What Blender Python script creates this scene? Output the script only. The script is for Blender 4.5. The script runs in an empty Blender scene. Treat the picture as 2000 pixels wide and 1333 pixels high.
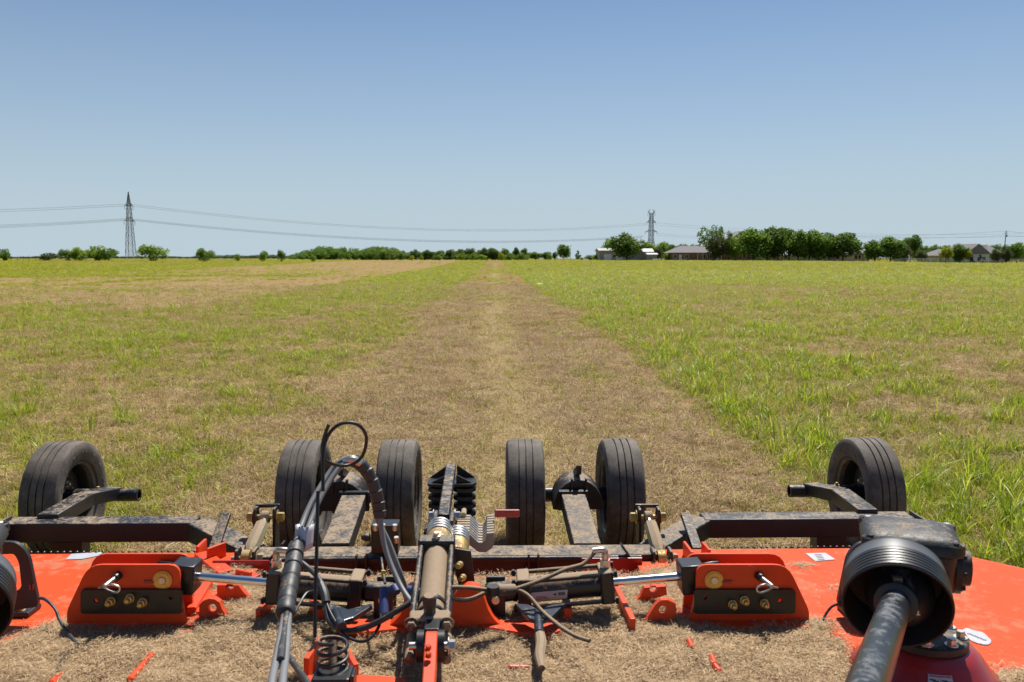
import bpy, math, random
import numpy as np
from math import radians as R, sin, cos, pi
from mathutils import Vector, Matrix
from mathutils.geometry import tessellate_polygon
random.seed(7); rng = np.random.default_rng(7)
S = bpy.context.scene; C = S.collection
# ------------------------------------------------------------------ camera
F = 1667.0; H = 1.78; PIT = math.atan(161.5/1667); YAW = R(1.2)
cd = bpy.data.cameras.new('camera'); cam = bpy.data.objects.new('camera', cd); C.objects.link(cam)
cam.location = (0, 0, H); cam.rotation_euler = (pi/2-PIT, 0, -YAW)
cd.sensor_width = 36; cd.lens = F/2000*36; cd.clip_start = .05; cd.clip_end = 12000
cd.dof.use_dof = True; cd.dof.focus_distance = 6.0; cd.dof.aperture_fstop = 6.3
S.camera = cam
S.render.resolution_x = 1024; S.render.resolution_y = 682
# ------------------------------------------------------------------ light
SUN_EL, SUN_AZ = 57, 20            # degrees; azimuth clockwise from +Y
W = bpy.data.worlds.new('World'); S.world = W; W.use_nodes = True
nt = W.node_tree; bg = nt.nodes['Background']; sky = nt.nodes.new('ShaderNodeTexSky')
sky.sky_type = 'NISHITA'; sky.sun_disc = False; sky.sun_elevation = R(SUN_EL); sky.sun_rotation = R(SUN_AZ)
sky.altitude = 150; sky.air_density = .9; sky.dust_density = .3; sky.ozone_density = 2.0
SKY = .0535
# summer haze: towards the horizon the clear sky fades into pale blue-grey, all the way round
tcw = nt.nodes.new('ShaderNodeTexCoord'); sxw = nt.nodes.new('ShaderNodeSeparateXYZ'); nt.links.new(tcw.outputs['Generated'], sxw.inputs[0])
rw = nt.nodes.new('ShaderNodeValToRGB'); nt.links.new(sxw.outputs[2], rw.inputs[0])
for i, (p, v) in enumerate(((0, 1.), (.07, .85), (.16, .50), (.30, .15), (.6, .0))):
    if i > 1: rw.color_ramp.elements.new(.5)
for i, (p, v) in enumerate(((0, 1.), (.07, .85), (.16, .50), (.30, .15), (.6, .0))):
    rw.color_ramp.elements[i].position = p; rw.color_ramp.elements[i].color = (v, v, v, 1)
mw = nt.nodes.new('ShaderNodeMix'); mw.data_type = 'RGBA'; nt.links.new(rw.outputs[0], mw.inputs[0]); nt.links.new(sky.outputs[0], mw.inputs[6])
mw.inputs[7].default_value = (.475/SKY, .455/SKY, .425/SKY, 1)
tw = nt.nodes.new('ShaderNodeMix'); tw.data_type = 'RGBA'; tw.blend_type = 'MULTIPLY'; tw.inputs[0].default_value = 1; nt.links.new(mw.outputs[2], tw.inputs[6]); tw.inputs[7].default_value = (.80, 1.02, 1.22, 1)
nt.links.new(tw.outputs[2], bg.inputs[0]); bg.inputs[1].default_value = SKY
sl = bpy.data.lights.new('sun', 'SUN'); so = bpy.data.objects.new('sun', sl); C.objects.link(so)
sl.energy = 4.9; sl.angle = R(.5); sl.color = (1, .95, .87)
sd = Vector((sin(R(SUN_AZ))*cos(R(SUN_EL)), cos(R(SUN_AZ))*cos(R(SUN_EL)), sin(R(SUN_EL))))
so.rotation_euler = sd.to_track_quat('Z', 'Y').to_euler()
S.view_settings.view_transform = 'Standard'; S.view_settings.look = 'None'
S.view_settings.gamma = 1; S.view_settings.use_curve_mapping = False; S.view_settings.exposure = .40

def at(px, py, Y):
    """world point seen at a photo pixel (2000 wide) at the forward distance Y"""
    dx, dy = (px-1000)/F, -(py-666.5)/F
    y = dy*sin(PIT)+cos(PIT); z = dy*cos(PIT)-sin(PIT)
    X = dx*cos(YAW)+y*sin(YAW); Yv = -dx*sin(YAW)+y*cos(YAW); t = Y/Yv
    return Vector((X*t, Y, H+z*t))
def onh(px, py, h):
    a = at(px, py, 1.0); return at(px, py, (h-H)/(a.z-H))

# ------------------------------------------------------------------ noise
def _h(ix, iy, s):
    n = (ix*374761393+iy*668265263+s*974634777) & 0xffffffff
    n = ((n ^ (n >> 13))*1274126177) & 0xffffffff
    return ((n ^ (n >> 16)) & 0xffff)/65535.0
def vnoise(x, y, s=0):
    x = np.asarray(x, float); y = np.asarray(y, float)
    ix = np.floor(x).astype(np.int64); iy = np.floor(y).astype(np.int64)
    fx = x-ix; fy = y-iy; fx = fx*fx*(3-2*fx); fy = fy*fy*(3-2*fy)
    a = _h(ix, iy, s); b = _h(ix+1, iy, s); c = _h(ix, iy+1, s); d = _h(ix+1, iy+1, s)
    return (a*(1-fx)+b*fx)*(1-fy)+(c*(1-fx)+d*fx)*fy
def fbm(x, y, s=0, o=4):
    t = 0; a = .5; n = 0
    for k in range(o):
        t = t+a*vnoise(x*2**k, y*2**k, s+k); n += a; a *= .55
    return t/n
def sst(x, a, b):
    t = np.clip((np.asarray(x, float)-a)/(b-a), 0, 1); return t*t*(3-2*t)

# ------------------------------------------------------------------ materials
def newmat(name):
    m = bpy.data.materials.new(name); m.use_nodes = True
    return m, m.node_tree, m.node_tree.nodes['Principled BSDF']
def N(t, k, **kw):
    n = t.nodes.new(k)
    for a, v in kw.items(): setattr(n, a, v)
    return n
def mixc(t, fac, a, b):
    n = N(t, 'ShaderNodeMix', data_type='RGBA')
    for s, v in ((0, fac), (6, a), (7, b)):
        if isinstance(v, bpy.types.NodeSocket): t.links.new(v, n.inputs[s])
        elif v is not None: n.inputs[s].default_value = v if s == 0 else (*v[:3], 1)
    return n.outputs[2]
def ramp(t, src, pts):
    n = N(t, 'ShaderNodeValToRGB'); e = n.color_ramp.elements
    while len(e) < len(pts): e.new(.5)
    for i, (p, c) in enumerate(pts):
        e[i].position = p; e[i].color = (*c, 1) if not isinstance(c, (int, float)) else (c, c, c, 1)
    t.links.new(src, n.inputs[0]); return n.outputs[0]
def noise(t, scale, detail=4, rough=.6, co='Object', dist=0):
    tc = N(t, 'ShaderNodeTexCoord'); n = N(t, 'ShaderNodeTexNoise')
    n.inputs['Scale'].default_value = scale; n.inputs['Detail'].default_value = detail
    n.inputs['Roughness'].default_value = rough; n.inputs['Distortion'].default_value = dist
    t.links.new(tc.outputs[co], n.inputs['Vector']); return n.outputs[0]
def math_(t, op, a, b=None, clamp=False):
    n = N(t, 'ShaderNodeMath', operation=op, use_clamp=clamp)
    for i, v in enumerate((a, b)):
        if isinstance(v, bpy.types.NodeSocket): t.links.new(v, n.inputs[i])
        elif v is not None: n.inputs[i].default_value = v
    return n.outputs[0]
DUST = (.36, .26, .165)
def paint(name, col, rough=.4, metal=0., dust=.5, side=.12, scale=9, bump=.15, coat=0, dustcol=DUST, col2=None):
    """painted or bare metal with settled dust on upward faces and thin splashes elsewhere"""
    m, t, b = newmat(name)
    n1 = noise(t, scale, 7, .68); n2 = noise(t, scale*6, 5, .7)
    g = N(t, 'ShaderNodeNewGeometry'); sx = N(t, 'ShaderNodeSeparateXYZ'); t.links.new(g.outputs['Normal'], sx.inputs[0])
    up = math_(t, 'MULTIPLY', math_(t, 'MAXIMUM', sx.outputs[2], 0.), dust)
    amt = math_(t, 'ADD', up, side)
    nz = math_(t, 'ADD', math_(t, 'MULTIPLY', n1, .55), math_(t, 'MULTIPLY', n2, .5))
    # mask = clamp((nz - (0.78-amt*.55))*6)
    th = math_(t, 'SUBTRACT', .80, math_(t, 'MULTIPLY', amt, .55))
    mask = math_(t, 'MULTIPLY', math_(t, 'SUBTRACT', nz, th), 8.5, True)
    mask = math_(t, 'MULTIPLY', mask, .88)
    base = mixc(t, ramp(t, n1, [(.35, 0.), (.7, 1.)]), col, col2 or tuple(c*.8+.01 for c in col))
    dc = mixc(t, n2, tuple(c*.75 for c in dustcol), tuple(min(1, c*1.2) for c in dustcol))
    t.links.new(mixc(t, mask, base, dc), b.inputs['Base Color'])
    r = N(t, 'ShaderNodeMix'); t.links.new(mask, r.inputs[0]); r.inputs[2].default_value = rough; r.inputs[3].default_value = .9
    t.links.new(r.outputs[0], b.inputs['Roughness'])
    if metal:
        mm = math_(t, 'MULTIPLY', math_(t, 'SUBTRACT', 1., mask), metal); t.links.new(mm, b.inputs['Metallic'])
    if coat: b.inputs['Coat Weight'].default_value = coat; b.inputs['Coat Roughness'].default_value = .15
    if bump:
        bp = N(t, 'ShaderNodeBump'); bp.inputs['Strength'].default_value = bump; bp.inputs['Distance'].default_value = .004
        t.links.new(math_(t, 'ADD', n2, math_(t, 'MULTIPLY', mask, .6)), bp.inputs['Height']); t.links.new(bp.outputs[0], b.inputs['Normal'])
    return m
M = {}
def matte(k, v): M[k].node_tree.nodes['Principled BSDF'].inputs['Specular IOR Level'].default_value = v
M['red'] = paint('orange_red_paint', (.74, .075, .015), .45, dust=.16, side=.04, scale=4, bump=.05, coat=.15, col2=(.66, .07, .02))
M['deckred'] = paint('dusty_deck_paint', (.72, .075, .014), .6, dust=.50, side=.0, scale=3.2, bump=.06, coat=.0, dustcol=(.42, .20, .11), col2=(.62, .075, .02))
matte('red', .22); matte('deckred', .12)
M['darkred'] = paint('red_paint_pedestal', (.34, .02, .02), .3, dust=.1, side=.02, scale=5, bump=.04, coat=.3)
M['black'] = paint('black_steel_paint', (.014, .014, .016), .42, dust=.40, side=.14, scale=8, bump=.25)
M['dirty'] = paint('black_steel_under_dust', (.018, .018, .020), .45, dust=.48, side=.13, scale=10, bump=.35)
M['caked'] = paint('beam_top_caked_in_dust', (.018, .017, .017), .5, dust=.52, side=.12, scale=12, bump=.35)
M['blackclean'] = paint('black_clean_paint', (.012, .012, .013), .35, dust=.22, side=.06, scale=10, bump=.08)
M['gear'] = paint('gearbox_black', (.016, .017, .019), .5, dust=.40, side=.12, scale=14, bump=.3)
M['blueblack'] = paint('blue_black_paint', (.018, .028, .045), .35, dust=.35, side=.1, scale=12, bump=.1)
M['plastic'] = paint('black_guard_plastic', (.018, .019, .021), .42, dust=.22, side=.1, scale=6, bump=.05)
M['tubepl'] = paint('scuffed_shaft_tube', (.014, .016, .020), .33, dust=.40, side=.16, scale=7, bump=.08, dustcol=(.13, .14, .15))
M['chrome'] = paint('chromed_rod', (.80, .79, .77), .2, 1., dust=.0, side=.0, bump=0)
M['zinc'] = paint('zinc_plated_steel', (.62, .60, .55), .32, .9, dust=.3, side=.15, scale=30, bump=.1)
M['brass'] = paint('yellow_zinc', (.62, .42, .12), .38, .8, dust=.5, side=.22, scale=25, bump=.2)
M['goldlink'] = paint('yellowed_turnbuckle', (.42, .38, .22), .45, .5, dust=.6, side=.3, scale=22, bump=.3)
M['alu'] = paint('cast_aluminium', (.56, .54, .50), .36, .85, dust=.3, side=.2, scale=20, bump=.12)
M['cyl'] = paint('cylinder_barrel', (.013, .013, .015), .32, dust=.75, side=.18, scale=12, bump=.15)
M['dirtcyl'] = paint('dust_coated_cylinder', (.05, .042, .035), .5, dust=1.1, side=.55, scale=10, bump=.2)
M['hose'] = paint('rubber_hose', (.035, .036, .038), .5, dust=.25, side=.2, scale=18, bump=.12)
M['greyhose'] = paint('grey_worn_hose', (.20, .205, .21), .5, dust=.2, side=.1, scale=18, bump=.12)
M['tanhose'] = paint('dusty_hose', (.05, .045, .04), .6, dust=.8, side=.36, scale=14, bump=.12)
M['cable'] = paint('black_cable', (.012, .012, .012), .45, dust=.1, side=.05, bump=.05)
M['bluesleeve'] = paint('blue_sleeve', (.045, .075, .22), .45, dust=.3, side=.15, scale=25, bump=.05)
M['whitetag'] = paint('white_label_film', (.52, .52, .56), .4, dust=.15, side=.12, scale=20, bump=.02)
M['redgrip'] = paint('red_vinyl_grip', (.50, .06, .05), .45, dust=.2, side=.12, scale=20, bump=.05)
M['ink'] = paint('black_print', (.02, .02, .025), .5, dust=.1, side=.1, bump=0)
M['blueink'] = paint('blue_print', (.06, .09, .25), .5, dust=.1, side=.05, bump=0)
M['redink'] = paint('red_print', (.5, .03, .02), .5, dust=.1, side=.05, bump=0)
M['yellow'] = paint('yellow_tag', (.62, .5, .03), .5, dust=.2, side=.1, scale=30, bump=.1)

def rubber():
    m, t, b = newmat('tyre_rubber')
    n1 = noise(t, 7, 6, .7); n2 = noise(t, 130, 3, .8)
    mask = math_(t, 'MULTIPLY', ramp(t, n1, [(.38, .25), (.66, .95)]), ramp(t, n2, [(.35, .45), (.7, 1.)]))
    t.links.new(mixc(t, mask, (.026, .025, .024), (.25, .205, .16)), b.inputs['Base Color'])
    b.inputs['Roughness'].default_value = .8
    bp = N(t, 'ShaderNodeBump'); bp.inputs['Strength'].default_value = .3; bp.inputs['Distance'].default_value = .003
    t.links.new(n2, bp.inputs['Height']); t.links.new(bp.outputs[0], b.inputs['Normal']); return m
M['rubber'] = rubber()
def plain(name, col, rough=.8, sc=1., var=.25, metal=0):
    m, t, b = newmat(name); n = noise(t, sc, 5, .65)
    t.links.new(mixc(t, n, tuple(c*(1-var) for c in col), tuple(min(1, c*(1+var)) for c in col)), b.inputs['Base Color'])
    b.inputs['Roughness'].default_value = rough; b.inputs['Metallic'].default_value = metal; return m
def leaf(name, c1, c2, trans=.4, rough=.55, c3=None):
    """thin leaf: diffuse plus light through it, colour varies leaf by leaf"""
    m, t, b = newmat(name)
    oi = N(t, 'ShaderNodeObjectInfo'); geo = N(t, 'ShaderNodeNewGeometry')
    rnd = math_(t, 'FRACT', math_(t, 'ADD', math_(t, 'MULTIPLY', geo.outputs['Random Per Island'], .8), math_(t, 'MULTIPLY', oi.outputs['Random'], .7)))
    col = ramp(t, rnd, [(0, c1), (.6, c2), (1, c3 or c2)])
    t.links.new(col, b.inputs['Base Color']); b.inputs['Roughness'].default_value = rough
    b.inputs['Specular IOR Level'].default_value = .3
    tr = N(t, 'ShaderNodeBsdfTranslucent'); t.links.new(col, tr.inputs[0])
    mx = N(t, 'ShaderNodeMixShader'); mx.inputs[0].default_value = trans
    t.links.new(b.outputs[0], mx.inputs[1]); t.links.new(tr.outputs[0], mx.inputs[2])
    t.links.new(mx.outputs[0], t.nodes['Material Output'].inputs[0]); return m

# ------------------------------------------------------------------ mesh builder
def basis(d):
    d = Vector(d).normalized(); up = Vector((0, 0, 1)) if abs(d.z) < .95 else Vector((0, 1, 0))
    u = d.cross(up).normalized(); return u, u.cross(d).normalized(), d
class MB:
    def __init__(s): s.v = []; s.f = []
    def add(s, vs, fs):
        o = len(s.v); s.v += [tuple(v) for v in vs]; s.f += [tuple(i+o for i in f) for f in fs]; return s
    def box(s, c, d, rot=None):
        c = Vector(c); vs = []
        for x in (-.5, .5):
            for y in (-.5, .5):
                for z in (-.5, .5):
                    p = Vector((x*d[0], y*d[1], z*d[2]))
                    if rot is not None: p = rot @ p
                    vs.append(c+p)
        return s.add(vs, [(0, 1, 3, 2), (4, 6, 7, 5), (0, 4, 5, 1), (2, 3, 7, 6), (0, 2, 6, 4), (1, 5, 7, 3)])
    def beam(s, a, b, w, h, w2=None, h2=None):
        """box section from a to b (centre line), w across, h upright"""
        a, b = Vector(a), Vector(b); u, v, d = basis(b-a)
        vs = []
        for p, ww, hh in ((a, w, h), (b, w2 or w, h2 or h)):
            vs += [p-u*ww/2-v*hh/2, p+u*ww/2-v*hh/2, p+u*ww/2+v*hh/2, p-u*ww/2+v*hh/2]
        return s.add(vs, [(3, 2, 1, 0), (4, 5, 6, 7), (0, 1, 5, 4), (1, 2, 6, 5), (2, 3, 7, 6), (3, 0, 4, 7)])
    def lathe(s, o, d, prof, n=24, cap=True):
        """prof = [(distance along d, radius)]"""
        o = Vector(o); u, v, d = basis(d); vs = []; fs = []
        for a, r in prof:
            for i in range(n):
                t = 2*pi*i/n; vs.append(o+d*a+u*r*cos(t)+v*r*sin(t))
        for k in range(len(prof)-1):
            for i in range(n):
                j = (i+1) % n; fs.append((k*n+i, (k+1)*n+i, (k+1)*n+j, k*n+j))
        if cap: fs += [tuple(range(n)), tuple((len(prof)-1)*n+i for i in reversed(range(n)))]
        return s.add(vs, fs)
    def cyl(s, a, b, r, r2=None, n=16):
        a, b = Vector(a), Vector(b); return s.lathe(a, b-a, [(0, r), ((b-a).length, r2 if r2 is not None else r)], n)
    def tube(s, pts, r, n=8, sub=6, closed=False):
        P = [Vector(p) for p in pts]; Q = []
        rs = r if isinstance(r, (list, tuple)) else [r]*len(P); RR = []
        m = len(P)
        if sub > 1 and m > 2:
            for i in range(m-1):
                p0 = P[max(i-1, 0)]; p1 = P[i]; p2 = P[i+1]; p3 = P[min(i+2, m-1)]
                for k in range(sub):
                    t = k/sub; Q.append(.5*((2*p1)+(p2-p0)*t+(2*p0-5*p1+4*p2-p3)*t*t+(3*p1-p0-3*p2+p3)*t**3)); RR.append(rs[i]*(1-t)+rs[i+1]*t)
            Q.append(P[-1]); RR.append(rs[-1])
        else: Q = P; RR = rs
        vs = []; fs = []; u = None
        for i, q in enumerate(Q):
            d = (Q[min(i+1, len(Q)-1)]-Q[max(i-1, 0)]).normalized()
            if u is None: u = basis(d)[0]
            u = (u-d*u.dot(d)).normalized(); v = d.cross(u)
            for k in range(n):
                t = 2*pi*k/n; vs.append(q+(u*cos(t)+v*sin(t))*RR[i])
        for i in range(len(Q)-1):
            for k in range(n):
                j = (k+1) % n; fs.append((i*n+k, i*n+j, (i+1)*n+j, (i+1)*n+k))
        fs += [tuple(reversed(range(n))), tuple((len(Q)-1)*n+k for k in range(n))]
        return s.add(vs, fs)
    def plate(s, outer, holes, o, u, v, th):
        """flat plate: 2-D outline and holes in the (u,v) plane through o, thickness th along u x v"""
        o, u, v = Vector(o), Vector(u).normalized(), Vector(v).normalized(); w = u.cross(v)
        loops = [list(outer)]+[list(h) for h in holes]
        flat = [p for l in loops for p in l]; n = len(flat)
        tri = tessellate_polygon([[Vector((p[0], p[1], 0)) for p in l] for l in loops])
        vs = [o+u*p[0]+v*p[1] for p in flat]+[o+u*p[0]+v*p[1]+w*th for p in flat]
        fs = []
        for t in tri:
            a, b, c = [flat[i] for i in t]
            ccw = (b[0]-a[0])*(c[1]-a[1])-(b[1]-a[1])*(c[0]-a[0]) > 0
            t = tuple(t) if ccw else tuple(reversed(t))
            fs.append(tuple(reversed(t))); fs.append(tuple(i+n for i in t))
        k = 0
        for l in loops:
            ar = sum(l[i][0]*l[(i+1) % len(l)][1]-l[(i+1) % len(l)][0]*l[i][1] for i in range(len(l)))
            m = len(l)
            for i in range(m):
                a, b = k+i, k+(i+1) % m
                q = (a, b, b+n, a+n)
                fs.append(q if (ar > 0) == (l is loops[0]) or l is not loops[0] and ar < 0 else tuple(reversed(q)))
            k += m
        return s.add(vs, fs)
    def hexbolt(s, p, d, r=.012, h=.01, washer=True):
        p = Vector(p); d = Vector(d).normalized()
        if washer: s.lathe(p, d, [(0, r*1.45), (.003, r*1.45)], 14)
        return s.lathe(p+d*.003, d, [(0, r), (h*.85, r), (h, r*.8)], 6)
    def build(s, name, mat, parent=None, smooth=35, bevel=0, label=None):
        me = bpy.data.meshes.new(name)
        off = parent_loc(parent)
        me.from_pydata([(v[0]-off.x, v[1]-off.y, v[2]-off.z) for v in s.v], [], s.f); me.update()
        if mat: me.materials.append(M[mat] if isinstance(mat, str) else mat)
        o = bpy.data.objects.new(name, me); C.objects.link(o)
        if parent is not None: o.parent = parent
        import bmesh
        bm = bmesh.new(); bm.from_mesh(me); bmesh.ops.recalc_face_normals(bm, faces=bm.faces); bm.to_mesh(me); bm.free()
        if smooth:
            me.polygons.foreach_set('use_smooth', [True]*len(me.polygons)); me.set_sharp_from_angle(angle=R(smooth))
        if bevel:
            b = o.modifiers.new('bevel', 'BEVEL'); b.width = bevel; b.segments = 2; b.limit_method = 'ANGLE'; b.angle_limit = R(40); b.harden_normals = False
        if label: o['label'] = label
        return o
def parent_loc(p):
    v = Vector((0, 0, 0))
    while p is not None: v = v+Vector(p.location); p = p.parent
    return v
def thing(name, label, cat, loc=(0, 0, 0), group=None):
    o = bpy.data.objects.new(name, None); C.objects.link(o); o.location = loc; o.empty_display_size = .2
    o['label'] = label; o['category'] = cat
    if group: o['group'] = group
    return o
def tag(o, label, cat, group=None):
    o['label'] = label; o['category'] = cat
    if group: o['group'] = group
    return o
def copy_tree(o, parent=None):
    c = o.copy(); C.objects.link(c)
    if parent is not None: c.parent = parent
    for ch in list(o.children): copy_tree(ch, c)
    return c
def circ(cx, cy, r, n=16): return [(cx+r*cos(2*pi*i/n), cy+r*sin(2*pi*i/n)) for i in range(n)]
def npmesh(name, V, Fq, mat):
    me = bpy.data.meshes.new(name); V = np.asarray(V, np.float32); Fq = np.asarray(Fq, np.int32)
    me.vertices.add(len(V)); me.vertices.foreach_set('co', V.ravel())
    k = Fq.shape[1]; me.loops.add(Fq.size); me.loops.foreach_set('vertex_index', Fq.ravel())
    me.polygons.add(len(Fq)); me.polygons.foreach_set('loop_start', np.arange(len(Fq), dtype=np.int32)*k)
    me.update(calc_edges=True); me.validate()
    if mat: me.materials.append(mat)
    return me

# ================================================================== GROUND
def gz(x, y):
    x = np.asarray(x, float); y = np.asarray(y, float)
    r = np.hypot(x, y)
    far = sst(y, 110, 330)
    z = far*(1.0-.85*sst(x, 95, 170)+.45*sst(-x, 40, 120))
    z = z+.10*(fbm(x/9, y/9, 40, 3)-.5)*sst(r, 7, 25)+.05*(fbm(x/1.6, y/1.6, 44, 3)-.5)*sst(r, 5.2, 8)
    return z
def masks(x, y):
    """0..1: how green the sward is, how much pale cut straw lies, how bare and brown it is"""
    x = np.asarray(x, float); y = np.asarray(y, float)
    w = (fbm(x/1.3, y/2.2, 3, 4)-.5)*1.5
    far_ = sst(y, 12, 40); wn = w*(1-.75*far_)
    strip = sst(x+wn*.8, -3.0+.2*far_, -1.5-.7*far_)*(1-sst(x+wn*.4, 2.2, 2.6))
    windrow = np.exp(-((x-.12-.12*np.sin(y/5)+.25*w)/.36)**2)
    n1 = fbm(x/2.6, y/3.4, 11, 5); n2 = fbm(x/.7, y/.7, 19, 4); n3 = fbm(x/14, y/22, 27, 4)
    right = sst(x, 2.2, 2.7)
    edge = right*(1-sst(x, 4.6, 9))
    left = 1-sst(x, -2.7, -1.9)
    n4 = fbm(x/.28, y/.28, 61, 3)
    g = .45+1.35*(n1-.5)+.9*(n3-.5)+1.5*(n2-.5)+.7*(n4-.5)
    dist = sst(np.hypot(x, y), 15, 60)
    g = g+.30*left+.0+right*(.16+.20*dist)+edge*.12+dist*.1
    band = sst(-x+w*1.2, 10.5, 12.5)*(1-sst(-x+5*(n3-.5), 46, 52))*sst(y+.35*(x+20)+3*w, 32, 36)
    streak = np.exp(-((y-48-.25*(-x-22)+2*w)/2.6)**2)*sst(-x, 13, 17)*(1-sst(-x, 26, 33))+.8*np.exp(-((y-88+2*w)/5.)**2)*sst(-x, 18, 24)
    rows = .12*np.sin((x+.04*y)*1.25)
    g = g-strip*(.46-.34*np.clip(n1-.5, 0, 1)-.10*dist)-band*(.72+rows)*(1-.95*np.clip(streak, 0, 1))
    straw = np.clip(windrow*strip*(.75+.6*n2)+.9*band*n2+.14*strip, 0, 1)
    tracks = np.exp(-((np.abs(x+.05)-1.0)/.22)**2)*strip
    brown = np.clip(strip*.7+tracks*.5+band*.15+.8*(.5-n1), 0, 1)
    return np.clip(g, 0, 1), straw, brown
def ground_mat():
    m, t, b = newmat('field_soil_and_thatch')
    at_ = N(t, 'ShaderNodeAttribute', attribute_name='field'); sp = N(t, 'ShaderNodeSeparateColor'); t.links.new(at_.outputs['Color'], sp.inputs[0])
    nf = noise(t, 38, 4, .75); nm = noise(t, 5, 5, .7); nl = noise(t, .45, 5, .6)
    nx = math_(t, 'ADD', math_(t, 'MULTIPLY', nf, .5), math_(t, 'MULTIPLY', nm, .5))
    dry = mixc(t, ramp(t, nx, [(.32, 0.), (.68, 1.)]), (.15, .085, .04), (.42, .285, .13))
    pinky = mixc(t, ramp(t, nx, [(.3, 0.), (.7, 1.)]), (.13, .075, .042), (.36, .235, .125))
    dry = mixc(t, math_(t, 'MULTIPLY', sp.outputs[2], .8), dry, pinky)
    dry = mixc(t, sp.outputs[1], dry, mixc(t, nx, (.22, .155, .075), (.44, .33, .17)))
    gr = mixc(t, ramp(t, nx, [(.3, 0.), (.72, 1.)]), (.12, .125, .014), (.29, .29, .03))
    mpn = N(t, 'ShaderNodeTexCoord'); mps = N(t, 'ShaderNodeMapping'); mps.inputs['Scale'].default_value = (.05, .16, .1); t.links.new(mpn.outputs['Object'], mps.inputs[0])
    nz_ = N(t, 'ShaderNodeTexNoise'); nz_.inputs['Scale'].default_value = 1.; nz_.inputs['Detail'].default_value = 8; nz_.inputs['Roughness'].default_value = .75; t.links.new(mps.outputs[0], nz_.inputs['Vector'])
    gr = mixc(t, ramp(t, nl, [(.4, 0.), (.65, .5)]), gr, mixc(t, nx, (.16, .15, .02), (.33, .30, .05)))
    gr = mixc(t, ramp(t, nz_.outputs[0], [(.42, 0.), (.62, .75)]), gr, (.20, .135, .05))
    k = math_(t, 'MULTIPLY', math_(t, 'SUBTRACT', math_(t, 'ADD', sp.outputs[0], math_(t, 'MULTIPLY', nx, .7)), .62), 2.6, True)
    t.links.new(mixc(t, k, dry, gr), b.inputs['Base Color']); b.inputs['Roughness'].default_value = .95
    b.inputs['Specular IOR Level'].default_value = .0
    bp = N(t, 'ShaderNodeBump'); bp.inputs['Strength'].default_value = .7; bp.inputs['Distance'].default_value = .05
    t.links.new(nx, bp.inputs['Height']); t.links.new(bp.outputs[0], b.inputs['Normal']); return m
def make_ground():
    ang = np.concatenate([np.linspace(-180, -46, 30)[:-1], np.linspace(-46, 46, 430), np.linspace(46, 180, 30)[1:]])
    rad = np.concatenate([[.0], np.geomspace(.8, 3.8, 14), np.geomspace(3.9, 420, 470), np.geomspace(440, 9000, 22)])
    A, RR = np.meshgrid(np.radians(ang[:-1]), rad); X = RR*np.sin(A); Y = RR*np.cos(A); Z = gz(X, Y)
    nr, na = X.shape; V = np.stack([X, Y, Z], -1).reshape(-1, 3)
    i = np.arange(nr-1)[:, None]*na; j = np.arange(na)[None]; j2 = (j+1) % na
    Fq = np.stack([i+j, i+j2, i+na+j2, i+na+j], -1).reshape(-1, 4)
    me = npmesh('ground', V, Fq, ground_mat())
    g, s, br = masks(V[:, 0], V[:, 1]); ca = me.color_attributes.new('field', 'FLOAT_COLOR', 'POINT')
    ca.data.foreach_set('color', np.stack([g, s, br, np.ones_like(g)], -1).astype(np.float32).ravel())
    me.polygons.foreach_set('use_smooth', [True]*len(me.polygons))
    o = bpy.data.objects.new('ground', me); C.objects.link(o); o['kind'] = 'structure'
    return o
make_ground()

# ------------------------------------------------------------------ grass (uncountable: instanced tufts)
def blades(n, spread, hmin, hmax, wid, lean, seg=3, flat=False, fold=.5, lift=.035):
    V = []; Fc = []
    for _ in range(n):
        a = rng.uniform(0, 2*pi); rr = spread*math.sqrt(rng.uniform()); bx, by = rr*cos(a), rr*sin(a)
        h = rng.uniform(hmin, hmax); az = rng.uniform(0, 2*pi); ln = rng.uniform(.1, 1)*lean; w = wid*rng.uniform(.6, 1.3)
        dx, dy = cos(az), sin(az); sx, sy = -dy, dx; o = len(V); z0 = rng.uniform(.0, .02) if not flat else rng.uniform(.1*lift, lift)
        tilt = rng.uniform(-.25, .45)
        for k in range(seg+1):
            t = k/seg
            if flat: px, py, pz = bx+dx*h*t, by+dy*h*t, max(.002, z0+h*t*tilt*.5*min(1, lift*30)+.28*lift*sin(t*3+az))
            else:
                th = ln*(t**1.4)*1.35
                px = bx+dx*h*t*sin(th)*.9; py = by+dy*h*t*sin(th)*.9; pz = z0-.02+h*t*cos(th*fold*1.2)
            ww = w*(1-t**2.2)*.5+w*.05
            V += [(px+sx*ww, py+sy*ww, pz), (px-sx*ww, py-sy*ww, pz)]
        for k in range(seg): Fc.append((o+2*k, o+2*k+1, o+2*k+3, o+2*k+2))
    return V, Fc
G_dry = leaf('dry_straw', (.20, .125, .055), (.54, .40, .18), .2, .8, (.72, .57, .28))
G_brown = leaf('brown_thatch', (.17, .095, .050), (.38, .25, .135), .15, .85, (.58, .43, .24))
G_green = leaf('short_green_grass', (.12, .18, .006), (.32, .36, .010), .5, .5, (.60, .54, .05))
G_tall = leaf('tall_green_grass', (.11, .21, .008), (.31, .43, .012), .5, .42, (.66, .64, .06))
G_yel = leaf('yellowing_grass', (.32, .31, .025), (.48, .42, .06), .45, .5, (.58, .46, .17))
def proto(name, V, Fc, mat): 
    me = npmesh(name, V, Fc, mat); return bpy.data.objects.new(name, me)
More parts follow.
